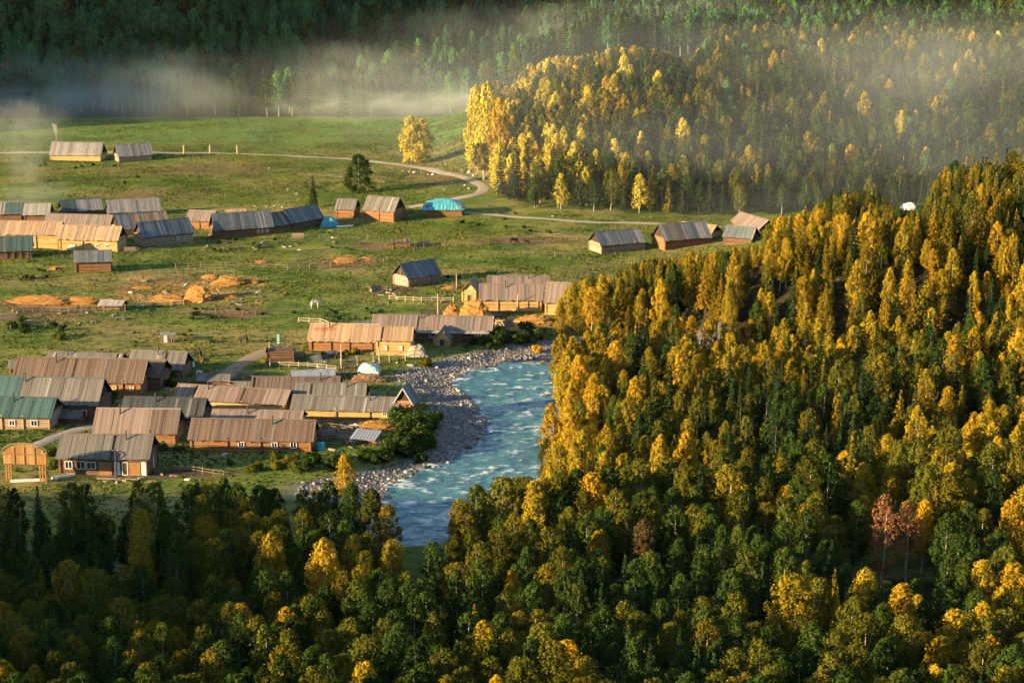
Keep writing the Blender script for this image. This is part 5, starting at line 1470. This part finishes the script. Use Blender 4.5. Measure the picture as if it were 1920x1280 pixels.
for k in range(2):
    a = rng.uniform(0, 3.14, n); w = s * rng.uniform(0.8, 1.5, n)
    lean = rng.normal(0, 0.3, n) * s
    V.append(np.stack([np.stack([gx_ - np.cos(a) * w, gy_ - np.sin(a) * w, gz_ - 0.05], 1), np.stack([gx_ + np.cos(a) * w, gy_ + np.sin(a) * w, gz_ - 0.05], 1),
                       np.stack([gx_ + lean + np.cos(a) * w * 0.5, gy_ + lean + np.sin(a) * w * 0.5, gz_ + s * 1.1], 1), np.stack([gx_ + lean - np.cos(a) * w * 0.6, gy_ + lean, gz_ + s * 0.9], 1)], 1).reshape(-1, 3))
V = np.concatenate(V)
sh = np.tile(vnoise(gx_, gy_, 0.08) * 0.6 + rng.random(n) * 0.4, 2)
def grass_mat():
    t = NT('meadow_grass_tufts'); v = t.attr('v')
    c = t.ramp(v, (0.15, (0.055, 0.095, 0.016)), (0.55, (0.12, 0.155, 0.03)), (0.95, (0.24, 0.21, 0.06)))
    d = t.new('BsdfDiffuse'); t.set(d.inputs[0], c); tr = t.new('BsdfTranslucent'); t.set(tr.inputs[0], c)
    m = t.new('MixShader'); m.inputs[0].default_value = 0.35
    t.t.links.new(d.outputs[0], m.inputs[1]); t.t.links.new(tr.outputs[0], m.inputs[2]); t.t.links.new(m.outputs[0], t.out.inputs[0]); return t.mat
gr = link('grass', np_mesh('grass', V, np.arange(len(V)).reshape(-1, 4), grass_mat(), {'v': ('FACE', sh)}))
tag(gr, 'tufted meadow grass and weeds between the houses', 'grass', kind='stuff')
# --- single trees one can name: (kind, leaf, base px, base py, height m, width scale, name, label)
SOLO = [
 ('lonebirch', 'lemon', 772, 306, 15.5, 1.25, 'broad bright yellow birch glowing alone beside the gravel road, taller of two'),
 ('lonebirch', 'lemon', 793, 305, 14.5, 1.15, 'golden birch pressed against the broad yellow one by the gravel road'),
 ('lonebirch', 'lemon', 893, 316, 25, 0.62, 'tall yellow birch at the meadow edge of the knoll wood, outermost'),
 ('lonebirch', 'lemon', 914, 318, 27, 0.62, 'tallest golden birch of the clump where meadow meets knoll'),
 ('lonebirch', 'gold', 936, 320, 22, 0.66, 'golden birch on the inner side of the clump above the road bend'),
 ('lonebirch', 'green', 674, 362, 11.5, 1.5, 'round dark green birch standing alone on the meadow slope'),
 ('conifer', 'spruce', 588, 388, 9, 1.2, 'lone dark spruce just above the blue village roofs'),
 ('birch', 'gold', 648, 962, 9.3, 1.0, 'bright golden birch on the bank in front of the river gravel'),
 ('birch', 'rust', 1652, 1100, 13.0, 0.95, 'rust-red birch with pale trunk, taller of the red pair'),
 ('birch', 'rust', 1698, 1090, 11.5, 0.85, 'rust-red birch behind the taller red one in the dark wood'),
 ('birch', 'brown', 1205, 1130, 11.5, 1.05, 'brown half-bare birch standing before the darkest gap of the wood'),
 ('birch', 'olive', 945, 1062, 13.0, 1.15, 'broad olive birch leaning over the river, crown against the water'),
 ('birch', 'olive', 870, 1078, 10.5, 1.1, 'small olive birch at the tip of the bank beside the river'),
 ('birch', 'green', 700, 1072, 12.0, 1.15, 'full green birch on the bank opposite, edging the river gap'),
 ('birch', 'green', 662, 1052, 11.5, 1.1, 'dark green birch crowding the bank behind the golden one'),
 ('birch', 'olive', 728, 1090, 11.0, 1.0, 'olive birch leaning to the water at the river gap'),
 ('birch', 'green', 620, 1040, 11.0, 1.1, 'dark green birch below the gravel, beside the golden one'),
 ('birch', 'yellow', 1000, 1070, 13, 0.85, 'slim birch with yellowing crown behind the riverside olive one'),
 ('birch', 'yellow', 272, 1160, 11.5, 0.9, 'lit yellow-green birch rising above the shaded foreground wood'),
 ('birch', 'olive', 408, 1165, 11.0, 1.1, 'broad olive birch in the second row of the shaded wood'),
 ('birch', 'yellow', 515, 1165, 12.0, 0.95, 'yellow-green birch with forked trunk in the foreground wood'),
 ('birch', 'yellow', 612, 1180, 12.0, 1.0, 'yellow-topped birch left of the river gap in the foreground'),
 ('birch', 'yellow', 1480, 1270, 12.5, 1.25, 'wide yellow-green birch in front of the dark hollow'),
 ('birch', 'yellow', 1615, 1010, 11.5, 0.95, 'yellow birch with bare white stem above the red pair'),
 ('birch', 'yellow', 1665, 1015, 11.5, 0.9, 'yellow birch twin, further from the river, above the red pair'),
 ('birch', 'gold', 1068, 885, 11.5, 0.9, 'golden birch at the water edge of the right bank wood'),
 ('birch', 'gold', 1085, 800, 13.0, 0.9, 'tall amber birch lit to its foot on the right bank'),
]
def place_tree(kind, leaf, loc, hgt, rot, wsc, label, group, far=False, var=None):
    key = 'far' + kind + '_' + leaf if far and kind in ('birch', 'conifer') else kind + '_' + leaf
    if key not in PROTO: key = kind + '_' + leaf
    V = PROTO[key]; v = V[random.randrange(len(V)) if var is None else var % len(V)]
    t = bpy.data.objects.new('birch_tree' if kind.endswith('birch') else 'conifer_tree', None)
    t.location = loc; t.rotation_euler = (0, 0, rot)
    s = hgt / TH
    t.scale = (s * wsc, s * wsc, s)
    col.objects.link(t)
    a = bpy.data.objects.new('crown', v['crown']); a.parent = t; col.objects.link(a)
    b = bpy.data.objects.new('trunk', v['trunk']); b.parent = t; col.objects.link(b)
    tag(t, label, 'tree', group)
    return t

solo_xy = []
for kind, leaf, px, py, hgt, wsc, label in SOLO:
    p = at(px, py)
    solo_xy.append((p.x, p.y))
    place_tree(kind, leaf, p, hgt, rng.uniform(0, 6.28), wsc, label, None)
solo_xy = np.array(solo_xy)
# the named ones keep a clear line of sight: nothing taller right before them
keep_ = []
FREE = []
for k in range(len(SOLO)):
    if SOLO[k][3] > 800:
        so, (sx_, sy_) = SOLO[k], solo_xy[k]; zs = h1(sx_, sy_)
        FREE.append((so, sx_, sy_, project(sx_, sy_, zs + so[4]), project(sx_, sy_, zs)))
for t in trees:
    px, py = project(t[2], t[3], t[4] + t[5]); hide = False
    for so, sx_, sy_, (tx, ty), (bx, by) in FREE:
        if t[3] >= sy_: continue
        hw_ = FPX / sy_ * so[4] * 0.22 * so[5]
        if t[3] < sy_ and abs(px - tx) < hw_ + FPX / t[3] * t[5] * 0.15 and py < ty + (by - ty) * (0.7 if so[1] == 'rust' else 0.35): hide = True
    if not hide: keep_.append(t)
trees = keep_
trees = [t for t in trees if np.min((solo_xy[:, 0] - t[2]) ** 2 + (solo_xy[:, 1] - t[3]) ** 2) > 2.6 ** 2]

# --- which of the rest show largest: paint them front to back into a coarse picture
SC = 5.0
buf = np.zeros((int(IH / SC), int(IW / SC)), bool)
order = sorted(range(len(trees)), key=lambda i: trees[i][3])
seen = np.zeros(len(trees))
for i in order:
    kind, leaf, x, y, z, hgt, rot, wsc, reg = trees[i]
    px, py = project(x, y, z + hgt); _, pb = project(x, y, z + hgt * 0.25)
    w = FPX / y * hgt * (0.20 if kind.endswith('birch') else 0.13) * wsc
    a0, a1 = int((px - w) / SC), int((px + w) / SC) + 1
    b0, b1 = int(py / SC), int(pb / SC) + 1
    a0c, a1c, b0c, b1c = max(a0, 0), min(a1, buf.shape[1]), max(b0, 0), min(b1, buf.shape[0])
    if a1c <= a0c or b1c <= b0c: continue
    sub = buf[b0c:b1c, a0c:a1c]
    seen[i] = (~sub).sum() * SC * SC
    sub[:] = True
named = set()
for kd in ('birch', 'conifer'):
    c = [i for i in range(len(trees)) if trees[i][0].endswith(kd) and seen[i] > 0]
    c.sort(key=lambda i: -seen[i])
    named.update(c[:278 if kd == 'birch' else 296])

LEAFWORD = {'green': 'dark green', 'deep': 'deep green', 'olive': 'olive green', 'yellow': 'yellow', 'lemon': 'lemon yellow', 'gold': 'golden', 'rust': 'rust red', 'brown': 'brown', 'spruce': 'dark green', 'larch': 'amber'}
def where(region, px, py):
    if region == 'foreground':
        c = 'below the farm houses' if px < 420 else 'below the river gravel' if px < 740 else 'beside the river gap' if px < 1010 else 'below the golden bank' if px < 1400 else 'around the red birches' if px < 1750 else 'near the right border'
        r = 'back row' if py < 960 else 'second row' if py < 1060 else 'middle row' if py < 1150 else 'front row'
        return '%s of shaded wood %s' % (r, c)
    if region == 'right_bank':
        c = 'overhanging the river' if px < 1110 else 'above the river bend' if px < 1300 else 'mid-slope' if px < 1500 else 'beside the dark hollow' if px < 1750 else 'far uphill'
        r = 'top edge' if py < 470 else 'upper part' if py < 560 else 'middle' if py < 680 else 'lower part' if py < 800 else 'foot'
        return '%s of sunlit bank wood %s' % (r, c)
    if region == 'knoll':
        c = 'above the road bend' if px < 1100 else 'behind blue-roofed cabins' if px < 1350 else 'beyond the bank wood' if px < 1650 else 'near the right border'
        r = 'misty crest' if py < 170 else 'upper slope' if py < 230 else 'lower slope' if py < 290 else 'front edge'
        return '%s of knoll wood %s' % (r, c)
    c = 'over the smoking cabin' if px < 320 else 'over the road posts' if px < 620 else 'over lone golden birch' if px < 900 else 'behind the knoll'
    return 'misty foot of far forest %s' % c
ORD = ['first', 'second', 'third', 'fourth', 'fifth', 'sixth', 'seventh', 'eighth', 'ninth', 'tenth', 'eleventh', 'twelfth', 'thirteenth', 'fourteenth', 'fifteenth', 'sixteenth', 'seventeenth', 'eighteenth', 'nineteenth', 'twentieth']
groups = {}
for i in named:
    kind, leaf, x, y, z, hgt, rot, wsc, reg = trees[i]
    px, py = project(x, y, z + hgt)
    key = ('birch' if kind.endswith('birch') else kind, leaf, where(reg, px, py))
    groups.setdefault(key, []).append((hgt, i, px))
rank = {}
for key, L in groups.items():
    kind, leaf, wh = key
    nm = '%s %s, %s' % (LEAFWORD[leaf], 'birch' if kind.endswith('birch') else ('larch' if leaf in ('larch', 'gold') else 'spruce'), wh)
    if len(L) == 1: rank[L[0][1]] = (nm, None); continue
    byx = sorted(L, key=lambda a: a[2]); n = len(L)
    for k, (hh, i, _) in enumerate(byx):
        wd = ('leftmost' if k == 0 else 'rightmost' if k == n - 1 else ORD[min(k, 19)] + ' from left' if k < (n + 1) // 2 else ORD[min(n - 1 - k, 19)] + ' from right')
        rank[i] = (wd + ' ' + nm, nm if k >= 20 and n - 1 - k >= 20 else None)
nmax = 0
for i in sorted(named):
    kind, leaf, x, y, z, hgt, rot, wsc, reg = trees[i]
    lb, gp = rank[i]
    place_tree(kind, leaf, (x, y, z), hgt, rot, wsc, lb, (gp + ' group') if gp else ('birches of the valley woods' if kind.endswith('birch') else 'conifers of the valley woods'), far=y > 500)

# --- the rest of each kind as one mass
def mass(name, rows, label):
    P = np.array([(r[2], r[3], r[4]) for r in rows], np.float32)
    me = bpy.data.meshes.new(name); me.vertices.add(len(P)); me.vertices.foreach_set('co', P.ravel())
    idx, sc, rt = [], [], []
    for kind, leaf, x, y, z, hgt, rot, wsc, reg in rows:
        key = 'far' + kind + '_' + leaf if y > 460 and kind in ('birch', 'conifer') else kind + '_' + leaf
        if key not in PROTO: key = kind + '_' + leaf
        V = PROTO[key]; idx.append(V[random.randrange(len(V))]['idx'])
        s = hgt / TH; sc.append((s * wsc, s * wsc, s)); rt.append((0, 0, rot))
    a = me.attributes.new('pick', 'INT', 'POINT'); a.data.foreach_set('value', np.array(idx, np.int32))
    a = me.attributes.new('size', 'FLOAT_VECTOR', 'POINT'); a.data.foreach_set('vector', np.array(sc, np.float32).ravel())
    a = me.attributes.new('turn', 'FLOAT_VECTOR', 'POINT'); a.data.foreach_set('vector', np.array(rt, np.float32).ravel())
    o = link(name, me)
    ng = bpy.data.node_groups.new(name, 'GeometryNodeTree')
    ng.interface.new_socket('Geometry', in_out='INPUT', socket_type='NodeSocketGeometry')
    ng.interface.new_socket('Geometry', in_out='OUTPUT', socket_type='NodeSocketGeometry')
    gi, go = ng.nodes.new('NodeGroupInput'), ng.nodes.new('NodeGroupOutput')
    ci = ng.nodes.new('GeometryNodeCollectionInfo'); ci.inputs[0].default_value = proto_col
    ci.inputs['Separate Children'].default_value = True; ci.inputs['Reset Children'].default_value = True
    iop = ng.nodes.new('GeometryNodeInstanceOnPoints'); iop.inputs['Pick Instance'].default_value = True
    def named_attr(n, ty):
        nd = ng.nodes.new('GeometryNodeInputNamedAttribute'); nd.data_type = ty; nd.inputs['Name'].default_value = n; return nd.outputs['Attribute']
    L = ng.links.new
    L(gi.outputs[0], iop.inputs['Points']); L(ci.outputs[0], iop.inputs['Instance'])
    L(named_attr('pick', 'INT'), iop.inputs['Instance Index']); L(named_attr('size', 'FLOAT_VECTOR'), iop.inputs['Scale'])
    e2r = ng.nodes.new('FunctionNodeEulerToRotation'); L(named_attr('turn', 'FLOAT_VECTOR'), e2r.inputs[0]); L(e2r.outputs[0], iop.inputs['Rotation'])
    L(iop.outputs[0], go.inputs[0])
    md = o.modifiers.new('scatter', 'NODES'); md.node_group = ng
    tag(o, label, 'forest', kind='stuff')
mass('birch_forest', [t for i, t in enumerate(trees) if i not in named and t[0].endswith('birch')], 'mass of further birches filling the foreground, bank, knoll and far slope')
mass('conifer_forest', [t for i, t in enumerate(trees) if i not in named and t[0] == 'conifer'], 'mass of further spruces and larches among the birches of the slopes')
print('TREES', len(trees), 'named', len(named), 'visible', int((seen > 0).sum()))
# ------------------------------------------------------------------ air: haze, valley mist, chimney smoke
def volume_mat(name, colour, density, aniso=0.1):
    t = NT(name)
    v = t.new('VolumePrincipled'); v.inputs['Color'].default_value = tuple(colour) + (1,)
    v.inputs['Density'].default_value = density; v.inputs['Anisotropy'].default_value = aniso
    t.t.links.new(v.outputs[0], t.out.inputs['Volume'])
    return t.mat
mb = MB(); mb.box((-1480, -580, -8), (1480, 2480, 262)); 
hz = mb.build('haze', volume_mat('valley_haze', (0.86, 0.92, 1.0), HAZE, 0.15)); tag(hz, 'thin blue morning haze filling the valley', 'haze', kind='stuff')

def lens(name, label, c, r, density, colour, seed, stretch=4.5):
    """a bank of mist: thickest at its heart, fading and torn towards its rim"""
    n, m = 24, 12
    V, F = [], []
    for j in range(m + 1):
        th = math.pi * j / m
        for i in range(n):
            a = 2 * math.pi * i / n; V.append((math.sin(th) * math.cos(a), math.sin(th) * math.sin(a), math.cos(th)))
    for j in range(m):
        for i in range(n):
            a, b = j * n + i, j * n + (i + 1) % n
            F.append((a, a + n, b + n, b))
    mb = MB(); mb.add(V, F, 0.5)
    t = NT(name)
    co = t.coord('Object')
    ln = t.new('VectorMath', operation='LENGTH'); t.set(ln.inputs[0], co)
    fall = t.math('SUBTRACT', 1.0, ln.outputs['Value'], True)
    fall = t.step(fall, 0.0, 0.8)
    k = max(r)
    nz = t.noise(1.0, 3, 0.55, t.mapv(co, (stretch * r[0] / k * 1.0, stretch * r[1] / k, 1.1), loc=(seed * 3.1, seed * 1.7, 0)), 0.4)
    den = t.math('MULTIPLY', t.math('MULTIPLY', fall, t.math('ADD', 0.12, t.math('MULTIPLY', t.step(nz, 0.34, 0.72), 1.0))), density * 2.2)
    v = t.new('VolumePrincipled'); v.inputs['Color'].default_value = tuple(colour) + (1,)
    t.set(v.inputs['Density'], den)
    t.t.links.new(v.outputs[0], t.out.inputs['Volume'])
    o = mb.build(name, t.mat, None, loc=c, scale=r)
    tag(o, label, name, kind='stuff')
MC = (0.90, 1.0, 0.94)  # green tint stands in for light bounced off grass and leaves
lens('mist', 'wide veil of mist along the foot of the far forest', (-85, 740, 13), (225, 28, 22), 0.0080 * MIST, MC, 1)
lens('mist', 'bright low streak of mist behind the lone golden birch', (-45, 741, 8), (75, 14, 6.5), 0.024 * MIST, MC, 2)
lens('mist', 'mist reaching from the bright streak to the golden clump', (-10, 735, 9), (42, 12, 7), 0.016 * MIST, MC, 7)
lens('mist', 'faint mist over the left end of the far forest edge', (-175, 742, 9), (70, 18, 9), 0.012 * MIST, MC, 3)
lens('mist', 'broad mist hanging over the right part of the knoll', (150, 600, 37), (120, 50, 22), 0.0018 * MIST, MC, 4)
lens('mist', 'thin mist between the knoll and the dark slope', (75, 760, 36), (140, 26, 14), 0.006 * MIST, MC, 5)
lens('mist', 'thin bluish mist filling the air over the knoll wood', (75, 610, 24), (190, 110, 42), 0.0011 * MIST, (0.78, 0.92, 1.0), 8, 2.0)
lens('mist', 'cool veil of mist before the shaded front of the knoll wood', (95, 522, 16), (150, 26, 24), 0.0022 * MIST, (0.80, 0.92, 1.0), 9, 2.0)
lens('mist', 'thin ground mist lying over the far meadow', (-90, 680, 5), (150, 60, 5), 0.0010 * MIST, MC, 6)

def plume(label, c, steps, density, seed):
    """smoke leaving a chimney: a widening, drifting closed tube"""
    rr = np.random.default_rng(seed); n = 14
    V, F = [], []
    p = Vector(c)
    for j, (dx, dy, dz, rad) in enumerate(steps):
        q = p + Vector((dx, dy, dz))
        for i in range(n):
            a = 2 * math.pi * i / n; k = rad * rr.uniform(0.82, 1.18)
            V.append((q.x + math.cos(a) * k, q.y + math.sin(a) * k, q.z + 0.25 * k * math.sin(a + j)))
    for j in range(len(steps) - 1):
        for i in range(n):
            a, b = j * n + i, j * n + (i + 1) % n
            F.append((a, b, b + n, a + n))
    F.append(tuple(range(n - 1, -1, -1))); F.append(tuple((len(steps) - 1) * n + i for i in range(n)))
    mb = MB(); mb.add(V, F, 0.5)
    o = mb.build('smoke', volume_mat('smoke', (0.96, 0.97, 1.0), density, 0.0)); tag(o, label, 'smoke', kind='stuff')
cab = [o for o in bpy.data.objects if o.get('label', '').startswith('pale grey cabin under the chimney')][0]
ch = [c for c in cab.children if c.name.startswith('chimney')][0]
cx = np.mean([v.co.x for v in ch.data.vertices]); cz = max(v.co.z for v in ch.data.vertices)
cp = cab.matrix_basis @ Vector((cx, 0.6, cz))
plume('white smoke rising from the chimney of the cabin by the far road', cp, [(0, 0, -0.1, 0.2), (0.05, 0, 0.8, 0.32), (-0.1, 0, 2, 0.5), (-0.3, 0.2, 3.6, 0.75), (-0.7, 0.4, 5.0, 0.8)], 0.28, 1)
lens('smoke', 'smoke drifting away from the cabin chimney towards the left', cp + Vector((-11, 2, 7)), (20, 10, 8), 0.010, MC, 12)
lens('smoke', 'thin smoke spread over the meadow beside the smoking cabin', cp + Vector((-14, -6, 2)), (32, 14, 10), 0.006, MC, 13)
sp = at(45, 345)
lens('smoke', 'pale smoke climbing the slope below the smoking cabin', sp + Vector((0, 4, 6)), (10, 8, 11), 0.012, MC, 14)
lens('smoke', 'faint smoke settling over the upper village roofs', at(60, 385) + Vector((0, 2, 3)), (16, 10, 5), 0.010, MC, 15)
sp = at(600, 742)
plume('wisp of smoke over the ridge of the grey barn', sp + Vector((0, 3, 4)), [(0, 0, 0, 0.4), (-0.3, 0, 1.5, 0.8), (-1, 0, 3, 1.1)], 0.08, 4)
